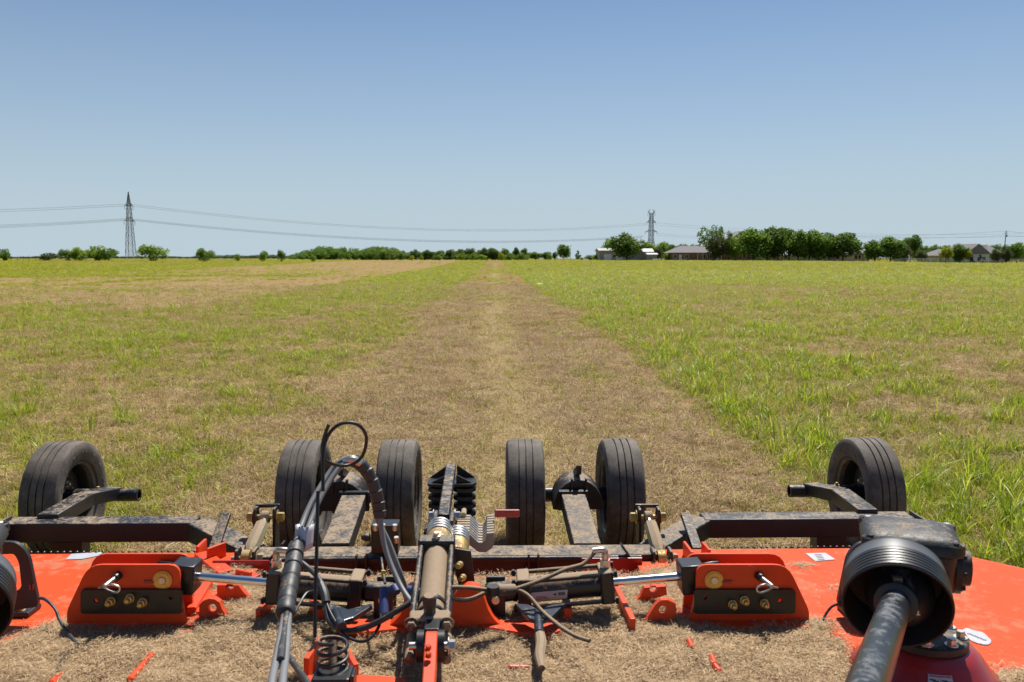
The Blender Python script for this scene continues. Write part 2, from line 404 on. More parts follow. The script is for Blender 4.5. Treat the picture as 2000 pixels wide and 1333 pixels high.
def scatter(name, label, cat, proto_obj, P, Rz, Sc, tilt=.12):
    me = bpy.data.meshes.new(name); me.vertices.add(len(P)); me.vertices.foreach_set('co', np.asarray(P, np.float32).ravel())
    a = me.attributes.new('rot', 'FLOAT_VECTOR', 'POINT')
    rot = np.stack([rng.normal(0, tilt, len(P)), rng.normal(0, tilt, len(P)), Rz], -1).astype(np.float32); a.data.foreach_set('vector', rot.ravel())
    a = me.attributes.new('scl', 'FLOAT_VECTOR', 'POINT'); Sc = np.asarray(Sc)
    if Sc.ndim == 1: Sc = np.stack([Sc]*3, -1)
    a.data.foreach_set('vector', Sc.astype(np.float32).ravel())
    o = bpy.data.objects.new(name, me); C.objects.link(o); o['kind'] = 'stuff'; o['label'] = label; o['category'] = cat
    ng = bpy.data.node_groups.new(name, 'GeometryNodeTree')
    ng.interface.new_socket('Geometry', in_out='INPUT', socket_type='NodeSocketGeometry'); ng.interface.new_socket('Geometry', in_out='OUTPUT', socket_type='NodeSocketGeometry')
    gi = ng.nodes.new('NodeGroupInput'); go = ng.nodes.new('NodeGroupOutput'); ip = ng.nodes.new('GeometryNodeInstanceOnPoints')
    oi = ng.nodes.new('GeometryNodeObjectInfo'); oi.inputs[0].default_value = proto_obj
    n1 = ng.nodes.new('GeometryNodeInputNamedAttribute'); n1.data_type = 'FLOAT_VECTOR'; n1.inputs[0].default_value = 'rot'
    n2 = ng.nodes.new('GeometryNodeInputNamedAttribute'); n2.data_type = 'FLOAT_VECTOR'; n2.inputs[0].default_value = 'scl'
    L = ng.links; L.new(gi.outputs[0], ip.inputs['Points']); L.new(oi.outputs['Geometry'], ip.inputs['Instance'])
    L.new(n1.outputs[0], ip.inputs['Rotation']); L.new(n2.outputs[0], ip.inputs['Scale']); L.new(ip.outputs[0], go.inputs[0])
    md = o.modifiers.new('scatter', 'NODES'); md.node_group = ng
    return o
def cand(n, r0, r1, p=1.0, amax=47):
    """n points in the wedge the photograph sees, density falling with distance as r^-p"""
    n = int(n*1.25)
    u = rng.uniform(0, 1, n); e = 2-p
    r = (r0**e+u*(r1**e-r0**e))**(1/e) if abs(e) > 1e-6 else r0*(r1/r0)**u
    a = np.radians(rng.uniform(-amax, amax, n)); return r*np.sin(a), r*np.cos(a), r
def grass():
    keep = lambda x, y: (y > 4.05) | (x > 2.95) | (x < -3.4)
    dry = proto('straw_litter', *blades(46, .16, .03, .11, .0028, 1, 2, True), G_dry)
    dryb = proto('thatch_litter', *blades(46, .16, .03, .09, .0034, 1, 2, True), G_brown)
    short = proto('short_tuft', *blades(20, .05, .03, .10, .0045, 1.2, 3), G_green)
    tall = proto('tall_tuft', *blades(13, .06, .14, .33, .0075, 1.25, 5), G_tall)
    yel = proto('yellow_tuft', *blades(14, .05, .08, .24, .004, 1.1, 4), G_yel)
    stub = proto('dry_stubble_tuft', *blades(16, .05, .04, .12, .003, .8, 2), G_dry)
    def put(name, label, cat, pr, x, y, r, s, tilt=.12, grow=.028, zs=None):
        z = gz(x, y); sc = s*(1+grow*np.maximum(r-6, 0)); sc = np.stack([sc, sc, sc*(1 if zs is None else zs)/(1+.55*grow*np.maximum(r-6, 0))], -1)
        scatter(name, label, cat, pr, np.stack([x, y, z], -1), rng.uniform(0, 6.28, len(x)), sc, tilt)
    def pick(n, r0, r1, p, fn):
        x, y, r = cand(n, r0, r1, p); g, s, b = masks(x, y); k = (rng.uniform(0, 1, len(x)) < fn(x, y, g, s, b)) & keep(x, y)
        return x[k], y[k], r[k]
    x, y, r = pick(60000, 4.2, 60, 1.35, lambda x, y, g, s, b: np.clip(.20+1.3*s+.5*(1-g)-.3*b, .06, 1))
    put('straw_litter', 'pale dry straw litter lying over the whole mown field', 'straw', dry, x, y, r, rng.uniform(.7, 1.25, len(x)), .1)
    x, y, r = pick(60000, 4.2, 60, 1.35, lambda x, y, g, s, b: np.clip(.12+.85*b-.7*s, .05, 1))
    put('brown_thatch', 'brown withered thatch lying between the grass tufts', 'thatch', dryb, x, y, r, rng.uniform(.7, 1.25, len(x)), .1)
    x, y, r = pick(90000, 4.2, 120, 1.3, lambda x, y, g, s, b: sst(g, .28, .80)*.85+.05)
    put('short_grass', 'short green grass growing in patches over the field', 'grass', short, x, y, r, rng.uniform(.6, 1.35, len(x)), .2, .035)
    x, y, r = pick(60000, 4.2, 90, 1.3, lambda x, y, g, s, b: sst(g, .50, .95)*(.10+.30*sst(x, 2.3, 2.9)*(1-sst(x, 4.8, 9.5))+.45*sst(fbm(x/1.1, y/1.1, 71, 3), .48, .7)*(x < -2.2)+.22*sst(fbm(x/1.3, y/1.3, 73, 3), .5, .7)*(x > 5))*(1-.9*(np.abs(x) < 2)))
    zs = np.where((x > 2.2), rng.uniform(.6, 1.15, len(x)), rng.uniform(.35, .8, len(x)))
    put('tall_grass', 'taller broad bladed green grass, thickest beside the mown strip', 'grass', tall, x, y, r, rng.uniform(.6, 1.15, len(x)), .15, .02, zs)
    x, y, r = pick(42000, 4.2, 120, 1.3, lambda x, y, g, s, b: sst(g, .40, .8)*(.25+.5*sst(x, 2.3, 3)+.15*sst(-x, 3, 5))*(np.abs(x) > 2))
    put('yellowing_grass', 'yellowing grass stems mixed through the green field', 'grass', yel, x, y, r, rng.uniform(.5, 1.2, len(x)), .22, .03, rng.uniform(.4, .85, len(x)))
    lng = proto('long_stalks', *blades(8, .16, .05, .17, .0036, 1, 3, True, .5, .04), leaf('bleached_stalks', (.40, .30, .15), (.66, .54, .31), .2, .7, (.80, .70, .46)))
    x, y, r = pick(16000, 4.2, 40, 1.3, lambda x, y, g, s, b: .25+.6*s+.35*sst(fbm(x/.8, y/.8, 91, 3), .5, .7))
    put('long_stalks', 'long bleached cut stalks strewn over the mown field', 'stalks', lng, x, y, r, rng.uniform(.6, 1.2, len(x)), .1)
    clump = proto('straw_clump', *blades(60, .10, .04, .16, .003, 1, 2, True, .5, .085), G_dry)
    x, y, r = pick(9000, 4.3, 45, 1.3, lambda x, y, g, s, b: sst(s, .45, .9)*.30*sst(fbm(x/.5, y/.5, 97, 3), .45, .7)+.02*(np.abs(x) < 2.5))
    put('windrow_clumps', 'rough little heaps of cut straw left along the mown strip', 'straw', clump, x, y, r, rng.uniform(.6, 1.3, len(x)), .15)
    weed = proto('tall_weed', *blades(22, .09, .16, .46, .0085, 1.0, 5), G_tall)
    x, y, r = pick(9000, 4.3, 45, 1.15, lambda x, y, g, s, b: (.55*sst(x, 2.4, 3.2)+.30*sst(-x, 3.0, 4.5))*sst(fbm(x/.9, y/.9, 83, 3), .52, .72))
    put('tall_weeds', 'tall separate clumps of broad bladed weeds either side of the mown strip', 'weeds', weed, x, y, r, rng.uniform(.45, 1.0, len(x)), .15, .012)
    seed = proto('seed_stalks', *blades(6, .05, .22, .5, .0035, .5, 4), G_yel)
    x, y, r = pick(9000, 4.3, 60, 1.15, lambda x, y, g, s, b: .3*(np.abs(x) > 2.6)*sst(fbm(x/1.4, y/1.4, 87, 3), .48, .7))
    put('seed_stalks', 'thin yellow seed stalks standing above the grass', 'stalks', seed, x, y, r, rng.uniform(.5, 1.0, len(x)), .2, .012)
    sprig = proto('green_sprig', *blades(7, .03, .03, .09, .006, 1.3, 3), G_tall)
    x, y, r = pick(26000, 4.2, 45, 1.3, lambda x, y, g, s, b: .15+.5*sst(fbm(x/.5, y/.5, 95, 3), .5, .7))
    put('green_sprigs', 'small green sprigs pushing up through the thatch', 'sprigs', sprig, x, y, r, rng.uniform(.6, 1.5, len(x)), .2)
    x, y, r = pick(60000, 70, 330, 1.1, lambda x, y, g, s, b: sst(g, .3, .75)*.9+.04)
    put('far_grass', 'green grass tufts standing over the far half of the field', 'grass', short, x, y, np.minimum(r, 120), rng.uniform(.8, 1.9, len(x)), .3, .035, rng.uniform(.5, 1.1, len(x)))
    x, y, r = pick(50000, 4.2, 60, 1.35, lambda x, y, g, s, b: np.clip(.5-.2*s, 0, 1))
    put('dry_stubble', 'dry cut grass stubble standing over the field', 'stubble', stub, x, y, r, rng.uniform(.6, 1.3, len(x)), .25)
grass()
# ================================================================== BACKGROUND
def spx(Y): return F/(Y*cos(PIT)+1.7*sin(PIT))      # photo pixels per metre at forward distance Y
T_leaf = [leaf('leaves_dark_green', (.06, .11, .016), (.11, .19, .026), .5, .6, (.19, .28, .045)),
          leaf('leaves_mid_green', (.08, .15, .018), (.15, .26, .03), .55, .6, (.25, .36, .05)),
          leaf('leaves_light_green', (.13, .22, .016), (.23, .36, .03), .55, .6, (.36, .46, .05)),
          leaf('leaves_yellow_green', (.22, .26, .01), (.38, .42, .025), .5, .6, (.48, .50, .05)),
          leaf('leaves_dusky_green', (.06, .085, .03), (.12, .15, .045), .4, .6, (.19, .19, .07)),
          leaf('leaves_reddish_brown', (.06, .035, .03), (.09, .05, .04), .3, .6, (.12, .07, .05)),
          leaf('leaves_haze_tinted', (.10, .17, .11), (.14, .22, .13), .4, .7, (.18, .26, .14))]  # last entry: bluish distance haze is mixed into the leaf colour
BARK = plain('bark', (.10, .075, .055), .9, 3, .4)
def crown_mesh(name, nq, nl, leafs, seed, shape='round', lo=.0, hollow=.0):
    r = np.random.default_rng(seed); cs = []; rs = []
    for k in range(nl):
        p = r.normal(size=3); p /= np.linalg.norm(p); p *= (1 if k % 4 else .45)*r.uniform(.75, 1.05)
        if shape == 'round': q = np.array([p[0]*.34, p[1]*.34, .53+p[2]*.31])
        elif shape == 'cone': h = r.uniform(0, 1); a = r.uniform(0, 6.28); w = .30*(1-h)+.03; q = np.array([w*cos(a), w*sin(a), .1+h*.8])
        elif shape == 'low': q = np.array([p[0]*.38, p[1]*.38, .38+p[2]*.30])
        else: q = np.array([p[0]*.36, p[1]*.36, .62+p[2]*.30])
        cs.append(q); rs.append(r.uniform(.12, .20)*(1 if shape != 'cone' else .6)*(1 if shape != 'sparse' else .6))
    cs = np.array(cs); rs = np.array(rs)
    k = r.choice(nl, nq, p=rs**2/np.sum(rs**2)); d = r.normal(size=(nq, 3)); d /= np.linalg.norm(d, axis=1)[:, None]
    c = cs[k]+d*(rs[k]*r.uniform(.5, 1.08, nq))[:, None]
    nrm = d*.9+r.normal(size=(nq, 3))*.6; nrm /= np.linalg.norm(nrm, axis=1)[:, None]
    u = np.cross(nrm, r.normal(size=(nq, 3))); u /= np.linalg.norm(u, axis=1)[:, None]; v = np.cross(nrm, u)
    s = (leafs*r.uniform(.5, 1.25, nq))[:, None]*.5
    c[:, 2] = np.maximum(c[:, 2], lo+.01)
    V = np.stack([c-u*s, c-v*s*.8, c+u*s, c+v*s*.8], 1)
    mn = V.reshape(-1, 3).min(0); mx = V.reshape(-1, 3).max(0)
    V[..., 0] = (V[..., 0]-(mn[0]+mx[0])/2)/(mx[0]-mn[0]); V[..., 1] = (V[..., 1]-(mn[1]+mx[1])/2)/(mx[1]-mn[1])
    V[..., 2] = V[..., 2]/mx[2]
    return npmesh(name, V.reshape(-1, 3), np.arange(nq*4).reshape(-1, 4), None)
CR = {'round': [crown_mesh('crown', 4200, 36, .066, 100+i) for i in range(5)],
      'tall': [crown_mesh('crown', 3600, 30, .066, 120+i, 'tall') for i in range(3)],
      'bush': [crown_mesh('crown', 2000, 20, .07, 140+i, 'low') for i in range(4)],
      'cone': [crown_mesh('crown', 900, 16, .08, 160+i, 'cone') for i in range(2)],
      'sparse': [crown_mesh('crown', 1100, 17, .05, 180+i, 'sparse') for i in range(2)]}
def trunk_mesh(n, r0, seed, top=.8, start=.18):
    b = MB(); r = np.random.default_rng(seed)
    b.tube([(0, 0, -.05), (.004, 0, .12), (-.005, .004, .3), (.006, 0, top*.75)], [r0*1.25, r0, r0*.8, r0*.3], 8, 4)
    for k in range(n):
        a = r.uniform(0, 6.28); z = r.uniform(start, .42); l = r.uniform(.18, .34); e = min(top, z+r.uniform(.2, .42))
        b.tube([(0, 0, z), (cos(a)*l*.45, sin(a)*l*.45, z+(e-z)*.5), (cos(a)*l, sin(a)*l, e)], [r0*.55, r0*.35, r0*.1], 6, 3)
    me = bpy.data.meshes.new('trunk'); me.from_pydata(b.v, [], b.f); me.materials.append(BARK)
    me.polygons.foreach_set('use_smooth', [True]*len(me.polygons)); return me
TR = [trunk_mesh(7, .022, 5, .8), trunk_mesh(9, .016, 6, .95, .2), trunk_mesh(6, .012, 8, .5, .05)]
tcount = [0]
def tree(px, top, w, Y, kind, mat, label, name='tree', cat='tree', group=None, depth=1., dz=0):
    tcount[0] += 1; i = tcount[0]
    p = at(px, top, Y); g = float(gz(p.x, Y))+dz; h = (p.z-g)*1.03; wd = w*1.1/spx(Y)
    t = thing(name, label, cat, (p.x, Y, g), group); t.rotation_euler = (0, 0, 0)
    me = CR[kind][i % len(CR[kind])]; key = (me.name, mat)
    if key not in tree.cache:
        m2 = me.copy(); m2.materials.append(T_leaf[mat]); tree.cache[key] = m2
    c = bpy.data.objects.new('crown', tree.cache[key]); C.objects.link(c); c.parent = t; c.scale = (wd, wd*depth, h); c.rotation_euler = (0, 0, (i % 2)*pi)
    if kind != 'cone' or True:
        k = bpy.data.objects.new('trunk', TR[1 if kind == 'sparse' else (2 if kind == 'bush' else 0)]); C.objects.link(k); k.parent = t
        k.scale = (max(wd, h*.8), max(wd, h*.8), h); k.rotation_euler = (0, 0, i*1.7)
    return t
tree.cache = {}
# --- field-edge shrubs, left
B = 'shrubs along the left edge of the field'
for px, top, w, m, lab in (
        (6, 486, 26, 1, 'small round green shrub at the far left end of the field edge'),
        (95, 494, 34, 4, 'low dull green shrub between the leftmost shrub and the long hedge clump'),
        (132, 487, 36, 1, 'left end shrub of the long clump beside the left pylon'),
        (158, 483, 38, 2, 'second shrub from the left in the long clump left of the pylon'),
        (186, 480, 42, 2, 'tallest middle shrub in the long clump left of the pylon'),
        (212, 485, 34, 1, 'right end shrub of the long clump, nearest the left pylon'),
        (298, 478, 58, 2, 'wide leafy shrub just right of the left pylon'),
        (401, 485, 38, 1, 'single rounded shrub standing alone between the pylon and the wood'),
        (463, 496, 12, 2, 'tiny light green shrub right of the lone rounded shrub'),
        (515, 490, 18, 2, 'small ragged shrub with upright shoots left of the wood'),
        (549, 488, 17, 1, 'small round-headed shrub closest to the left end of the wood'),
        (612, 498, 12, 2, 'tiny light shrub in front of the left part of the wood')):
    tree(px, top, w, 255, 'bush', m, lab, 'shrub', 'shrub', B)
# --- the big wood, one mass
def wood(name, label, spec, mat, leafs, seed, depth):
    r = np.random.default_rng(seed); VV = []; 
    for px, top, w, Y in spec:
        p = at(px, top, Y); g = float(gz(p.x, Y)); me = CR['bush'][r.integers(4)]
        v = np.empty(len(me.vertices)*3, np.float32); me.vertices.foreach_get('co', v); v = v.reshape(-1, 3)
        wd = w/spx(Y); VV.append(v*np.array([wd, wd*depth, p.z-g])+np.array([p.x, Y, g]))
    V = np.concatenate(VV); me = npmesh(name, V, np.arange(len(V)).reshape(-1, 4), T_leaf[mat])
    o = bpy.data.objects.new(name, me); C.objects.link(o); o['kind'] = 'stuff'; o['label'] = label; o['category'] = 'wood'
r_ = np.random.default_rng(33)
prof = [(560, 503), (580, 493), (610, 485), (640, 479), (680, 484), (705, 485), (730, 478), (755, 481), (780, 485), (805, 490), (850, 490), (940, 490), (1000, 491), (1040, 494)]
spec = []
for k in range(96):
    px = r_.uniform(572, 850) if k < 58 else r_.uniform(840, 1035); t = np.interp(px, [a for a, b in prof], [b for a, b in prof]); f = r_.uniform(0, 1)
    spec.append((px, min(501, t+f*8-1), r_.uniform(24, 40), 460-f*70))
wood('woodland', 'dense green wood rising on the horizon left of the mown strip', spec, 1, .06, 1, 1.)
spec = [(px, r_.uniform(497, 500.5), r_.uniform(12, 26), r_.uniform(1050, 1200)) for px in np.arange(405, 600, 6)]
spec += [(px, r_.uniform(500.2, 502.4), r_.uniform(14, 26), 1300) for px in np.arange(-20, 400, 9)]
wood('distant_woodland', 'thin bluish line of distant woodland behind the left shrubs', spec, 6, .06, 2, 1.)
spec = [(px, r_.uniform(474, 481), r_.uniform(22, 36), r_.uniform(395, 430)) for px in np.arange(1790, 2060, 9)]
wood('woodland', 'dark green wood behind the grey houses on the right', spec, 0, .06, 4, 1.)
spec = [(px, r_.uniform(475, 480), r_.uniform(18, 30), 420) for px in np.arange(1328, 1400, 8)]
wood('woodland', 'band of green trees behind the brick house roof', spec, 1, .06, 5, 1.)
# --- tree line right of the wood
G = 'trees of the line across the end of the mown strip'
for px, top, w, Y, k, m, lab in (
        (812, 487, 24, 400, 'round', 0, 'dark tree where the wood ends, first of the tree line'),
        (836, 488, 24, 400, 'round', 0, 'second dark tree of the line right of the wood'),
        (858, 489, 22, 400, 'round', 1, 'third tree of the line, mid green, right of the wood'),
        (880, 487, 24, 400, 'round', 0, 'dark tree just left of the bright shrub before the line'),
        (902, 487, 22, 400, 'round', 0, 'dark tree behind the bright round shrub left of the strip end'),
        (920, 485, 22, 400, 'tall', 0, 'dark tree with a flat top left of the strip end'),
        (944, 484, 24, 400, 'round', 0, 'broad dark tree directly left of the strip end'),
        (964, 484, 22, 400, 'round', 0, 'broad dark tree standing straight above the end of the mown strip'),
        (986, 485, 20, 400, 'round', 1, 'rounded tree behind the yellowish shrub right of the strip end'),
        (1008, 483, 15, 400, 'tall', 0, 'narrow dark tree with a dense head right of the strip end'),
        (1023, 485, 14, 400, 'tall', 0, 'slim tree with a leaning top right of the narrow dark tree'),
        (1046, 492, 26, 400, 'round', 1, 'low rounded tree right of the gap in the tree line'),
        (1066, 492, 24, 400, 'round', 1, 'second low rounded tree before the tall round field tree'),
        (1084, 492, 12, 400, 'round', 0, 'small dark tree touching the tall round field tree'),
        (1101, 478, 26, 380, 'round', 1, 'tall round field tree standing above its neighbours'),
        (1131, 490, 16, 380, 'cone', 0, 'small pointed dark tree standing alone left of the shed'),
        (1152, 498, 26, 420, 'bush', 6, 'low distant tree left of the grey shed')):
    tree(px, top, w, Y, k, m, lab, 'tree', 'tree', G)
G = 'bright shrubs in front of the tree line'
for px, top, w, m, lab in ((805, 499, 9, 3, 'tiny yellow green shrub before the right end of the wood'), (823, 499, 8, 2, 'tiny green shrub right of the tiny yellow green one'),
        (858, 499, 12, 1, 'small green shrub in the middle of the tree line foot'), (900, 494, 18, 2, 'bright round shrub in front of the dark trees left of the strip end'),
        (924, 494, 12, 2, 'upright light shrub just right of the bright round shrub'), (941, 497, 20, 2, 'wide low light shrub left of the strip end'),
        (980, 493, 13, 3, 'yellowish shrub right beside the end of the mown strip'), (994, 495, 16, 1, 'green shrub behind the yellowish shrub'),
        (1018, 494, 20, 1, 'dense green shrub under the slim leaning tree'), (1073, 496, 12, 2, 'light green shrub before the low rounded trees')):
    tree(px, top, w, 345, 'bush', m, lab, 'shrub', 'shrub', G)
# --- trees round the shed and the houses
D = 315
for a in (
        (1173, 484, 9, 345, 'tall', 1, 'thin young tree left of the grey shed', 'young_tree'),
        (1190, 466, 30, 352, 'round', 2, 'light green tree rising behind the left gable of the shed', 'tree'),
        (1165, 497, 18, 345, 'bush', 2, 'light bush at the left corner of the grey shed', 'shrub'),
        (1225, 454, 76, 318, 'round', 0, 'large dark oak standing in front of the grey shed', 'oak_tree'),
        (1268, 473, 24, 362, 'tall', 2, 'light green tree under the right pylon, behind the white roof', 'tree'),
        (1292, 472, 34, 366, 'round', 2, 'rounded light tree right of the pylon foot', 'tree'),
        (1287, 482, 22, 350, 'round', 4, 'dull brownish tree between shed and brick house', 'tree'),
        (1315, 478, 26, 362, 'round', 1, 'green tree left behind the brick house', 'tree'),
        (1304, 494, 18, 330, 'bush', 2, 'bright green bush at the left corner of the brick house', 'shrub'),
        (1386, 441, 44, 322, 'sparse', 0, 'sparse branchy tree with thin crown beside the brick house', 'sparse_tree'),
        (1413, 443, 30, 325, 'sparse', 0, 'second sparse branchy tree with a leaning head', 'sparse_tree'),
        (1398, 459, 50, 316, 'round', 4, 'dusky tree in front of the right half of the brick house', 'tree'),
        (1425, 464, 34, 314, 'tall', 4, 'slim dusky tree between the brick house and the dense row', 'tree'),
        (1437, 462, 34, 312, 'round', 2, 'light tree at the left end of the dense row', 'tree')):
    tree(*a[:7], a[7], 'shrub' if a[7] == 'shrub' else 'tree')
G = 'dense row of round trees in front of the long house'
names = ('first', 'second', 'third', 'fourth', 'fifth', 'sixth', 'seventh', 'eighth', 'ninth')
for i, (px, top, w) in enumerate(((1474, 446, 58), (1500, 443, 52), (1521, 445, 48), (1543, 448, 44), (1560, 450, 44), (1582, 450, 44), (1601, 452, 44), (1621, 455, 44), (1648, 456, 52))):
    tree(px, top-1, w*1.25, 300+(i % 2)*5, 'round', 0 if i % 3 else 1, f'round green tree, {names[i]} from the left in the dense row', 'shade_tree', 'tree', G)
for a in ((1710, 468, 52, 298, 'round', 1, 'spreading tree with a dark trunk right of the dense row', 'shade_tree'),
          (1741, 461, 54, 298, 'round', 1, 'larger spreading tree beside the parked white van', 'shade_tree'),
          (1780, 459, 36, 312, 'tall', 0, 'tall dark tree rising right of the parked white van', 'tree'),
          (1768, 478, 34, 302, 'round', 4, 'low dull tree in front of the tall dark tree', 'tree'),
          (1800, 490, 22, 304, 'round', 4, 'small loose tree left of the first grey roofed house', 'tree'),
          (1822, 482, 36, 330, 'round', 0, 'dark rounded tree left behind the first grey roofed house', 'tree'),
          (1848, 482, 24, 296, 'tall', 3, 'bright yellow green tree in front of the first grey roofed house', 'yellow_tree'),
          (1876, 476, 36, 299, 'round', 0, 'dark tree between the two grey roofed houses', 'tree'),
          (1891, 489, 13, 296, 'tall', 3, 'small bright yellow tree left of the large gable', 'yellow_tree'),
          (1900, 497, 9, 295, 'cone', 5, 'narrow dark reddish shrub left of the gable wall', 'shrub'),
          (1915, 498, 11, 295, 'cone', 5, 'second narrow dark reddish shrub before the gable wall', 'shrub'),
          (1945, 486, 18, 297, 'round', 4, 'small tree with thin trunk left of the utility pole', 'tree'),
          (1966, 485, 22, 300, 'round', 4, 'small dull tree right of the utility pole', 'tree'),
          (1988, 473, 40, 315, 'round', 1, 'large green tree at the right edge of the photograph', 'tree')):
    tree(*a[:7], a[7], 'shrub' if a[7] == 'shrub' else 'tree')

# --- buildings
brick_m, t_, b_ = newmat('red_brick_wall')
bt = N(t_, 'ShaderNodeTexBrick'); tc_ = N(t_, 'ShaderNodeTexCoord'); mp_ = N(t_, 'ShaderNodeMapping'); mp_.inputs['Rotation'].default_value = (pi/2, 0, 0)
t_.links.new(tc_.outputs['Object'], mp_.inputs[0]); t_.links.new(mp_.outputs[0], bt.inputs[0]); bt.inputs['Scale'].default_value = 3
bt.inputs['Color1'].default_value = (.26, .10, .07, 1); bt.inputs['Color2'].default_value = (.20, .085, .065, 1); bt.inputs['Mortar'].default_value = (.3, .25, .2, 1)
t_.links.new(bt.outputs[0], b_.inputs[0]); b_.inputs['Roughness'].default_value = .9
mat_wall = {'brick': brick_m, 'grey': plain('grey_metal_siding', (.30, .285, .265), .6, .5, .12), 'beige': plain('beige_siding', (.42, .36, .30), .8, .5, .15),
            'stone': plain('pale_stone', (.45, .38, .29), .8, .8, .3), 'bluegrey': plain('blue_grey_siding', (.55, .58, .60), .7, .4, .08)}
roof_m = plain('grey_shingles', (.19, .175, .18), .9, 1.5, .3); roofw = plain('white_metal_roof', (.5, .5, .49), .5, .4, .06)
white_m = plain('white_trim', (.75, .74, .72), .6, 1, .06); glass_m = plain('dark_glass', (.03, .035, .04), .12, .5, .2); dark_m = plain('porch_shadow_wall', (.16, .08, .06), .9, 1, .2)
def roof_gable(b, x0, x1, y0, y1, ze, zr, axis='x', hip=0, ov=.45, th=.18):
    """pitched roof with real thickness; ridge along x or y; hip pulls the ridge ends in"""
    x0 -= ov; x1 += ov; y0 -= ov; y1 += ov
    if axis == 'x': r0, r1 = (x0+hip, (y0+y1)/2, zr), (x1-hip, (y0+y1)/2, zr); q = [(x0, y0, ze), (x1, y0, ze), (x1, y1, ze), (x0, y1, ze)]; fs = [(0, 1, 5, 4), (2, 3, 4, 5), (1, 2, 5), (3, 0, 4)]
    else: r0, r1 = ((x0+x1)/2, y0+hip, zr), ((x0+x1)/2, y1-hip, zr); q = [(x0, y0, ze), (x1, y0, ze), (x1, y1, ze), (x0, y1, ze)]; fs = [(1, 2, 5, 4), (3, 0, 4, 5), (0, 1, 4), (2, 3, 5)]
    top = q+[r0, r1]; bot = [(a, b_2, c-th) for a, b_2, c in q]
    b.add(top+bot, fs+[(6, 7, 1, 0), (7, 8, 2, 1), (8, 9, 3, 2), (9, 6, 0, 3), (9, 8, 7, 6)]); return b
def house(name, label, px0, px1, Y, base_dz, eave, ridge, wall, roof, depth=9, axis='x', hip=0, wins=(), doors=(), cat='house', gable=True, posts=()):
    a = at(px0, eave, Y); b = at(px1, eave, Y); g = float(gz((a.x+b.x)/2, Y))+base_dz; zr = at((px0+px1)/2, ridge, Y+depth/2).z; ze = a.z
    cx = (a.x+b.x)/2; t = thing(name, label, cat, (cx, Y+depth/2, g))
    w = MB(); w.box((cx, Y+depth/2, (g-.6+ze)/2), (b.x-a.x, depth, ze-g+.6))
    if not hip and gable:
        if axis == 'x':
            for x in (a.x+.1, b.x-.1): w.plate([(-depth/2, 0), (depth/2, 0), (0, zr-ze-.2)], [], (x-.1, Y+depth/2, ze), (0, 1, 0), (0, 0, 1), .2)
        else:
            hw = (b.x-a.x)/2
            for y in (Y+.2, Y+depth): w.plate([(-hw, 0), (hw, 0), (0, zr-ze-.2)], [], (cx, y, ze), (1, 0, 0), (0, 0, 1), .2)
    w.build('wall', mat_wall[wall], t, 0)
    roof_gable(MB(), a.x, b.x, Y, Y+depth, ze+.05, zr, axis, hip).build('roof', roof, t, 0)
    for px, w_, z0, z1 in wins:
        x = at(px, eave, Y).x; f = MB().box((x, Y-.04, g+(z0+z1)/2), (w_+.24, .1, z1-z0+.24)).build('window', white_m, t, 0)
        MB().box((x, Y-.10, g+(z0+z1)/2), (w_, .04, z1-z0)).build('pane', glass_m, f, 0)
    for px, w_, h_ in doors:
        x = at(px, eave, Y).x; d = MB().box((x, Y-.05, g+h_/2), (w_, .12, h_)).build('door', white_m, t, 0)
        MB().box((x+w_*.36, Y-.14, g+1.0), (.08, .06, .2)).build('handle', glass_m, d, 0)
    for px in posts:
        x = at(px, eave, Y).x; MB().box((x, Y-1.6, (g+ze)/2-.1), (.35, .35, ze-g-.1)).build('post', mat_wall['stone'], t, 0)
    return t
house('shed', 'long grey metal shed with a pale gable behind the dark oak', 1171, 1262, 336, 0, 490, 485, 'grey', mat_wall['grey'], 12, 'x', 0, wins=((1200, 1.2, 1.2, 2.2),), doors=((1187, 3.0, 2.4), (1210, 2.6, 2.4)), cat='shed')
house('small_shed', 'smaller shed with a bright white roof right of the oak', 1258, 1275, 334, 0, 492, 486, 'grey', roofw, 8, 'x', 0, doors=((1264, 1.1, 2.1),), cat='shed')
house('lean_to', 'low grey lean-to with a flat white roof at the shed end', 1266, 1283, 328, 0, 497.5, 494.5, 'grey', roofw, 5, 'x', 0, cat='shed')
house('brick_house', 'low red brick house with a grey shingle roof and porch', 1312, 1482, 326, 0, 494, 481, 'brick', roof_m, 14, 'x', 5, cat='house',
      wins=((1319, 1.3, .9, 2.1), (1341, 1.6, .9, 2.1), (1374, 1.8, .8, 2.2), (1386, 1.6, .8, 2.2), (1433, 1.2, .9, 2.2), (1454, 1.2, .9, 2.2), (1471, 1.2, .9, 2.2)), doors=((1329, 1.1, 2.2), (1402, 1.2, 2.2)), posts=(1361, 1371, 1383, 1407))
house('tall_house', 'two storey brick house with a grey gable above the trees', 1426, 1475, 350, 0, 468, 452, 'brick', roof_m, 12, 'y', 0, cat='house', wins=((1440, 1.4, 5.2, 6.8),))
house('long_house', 'long beige house with a pale roof behind the dense tree row', 1478, 1668, 322, -.1, 499, 494, 'beige', plain('weathered_pale_roof', (.34, .32, .31), .8, 1, .15), 10, 'x', 2,
      wins=((1492, 1.4, .9, 2.2), (1512, 1.4, .9, 2.2), (1535, 1.4, .9, 2.2), (1572, 1.4, .9, 2.2), (1610, 1.4, .9, 2.2), (1636, 1.4, .9, 2.2)), doors=((1553, 1.2, 2.2),))
house('stone_house', 'small pale stone house with twin gables between the tree groups', 1668, 1684, 312, 0, 498, 490, 'stone', roof_m, 8, 'y', 0, wins=((1672, 1.0, 1, 2.3), (1679, 1.0, 1, 2.3)))
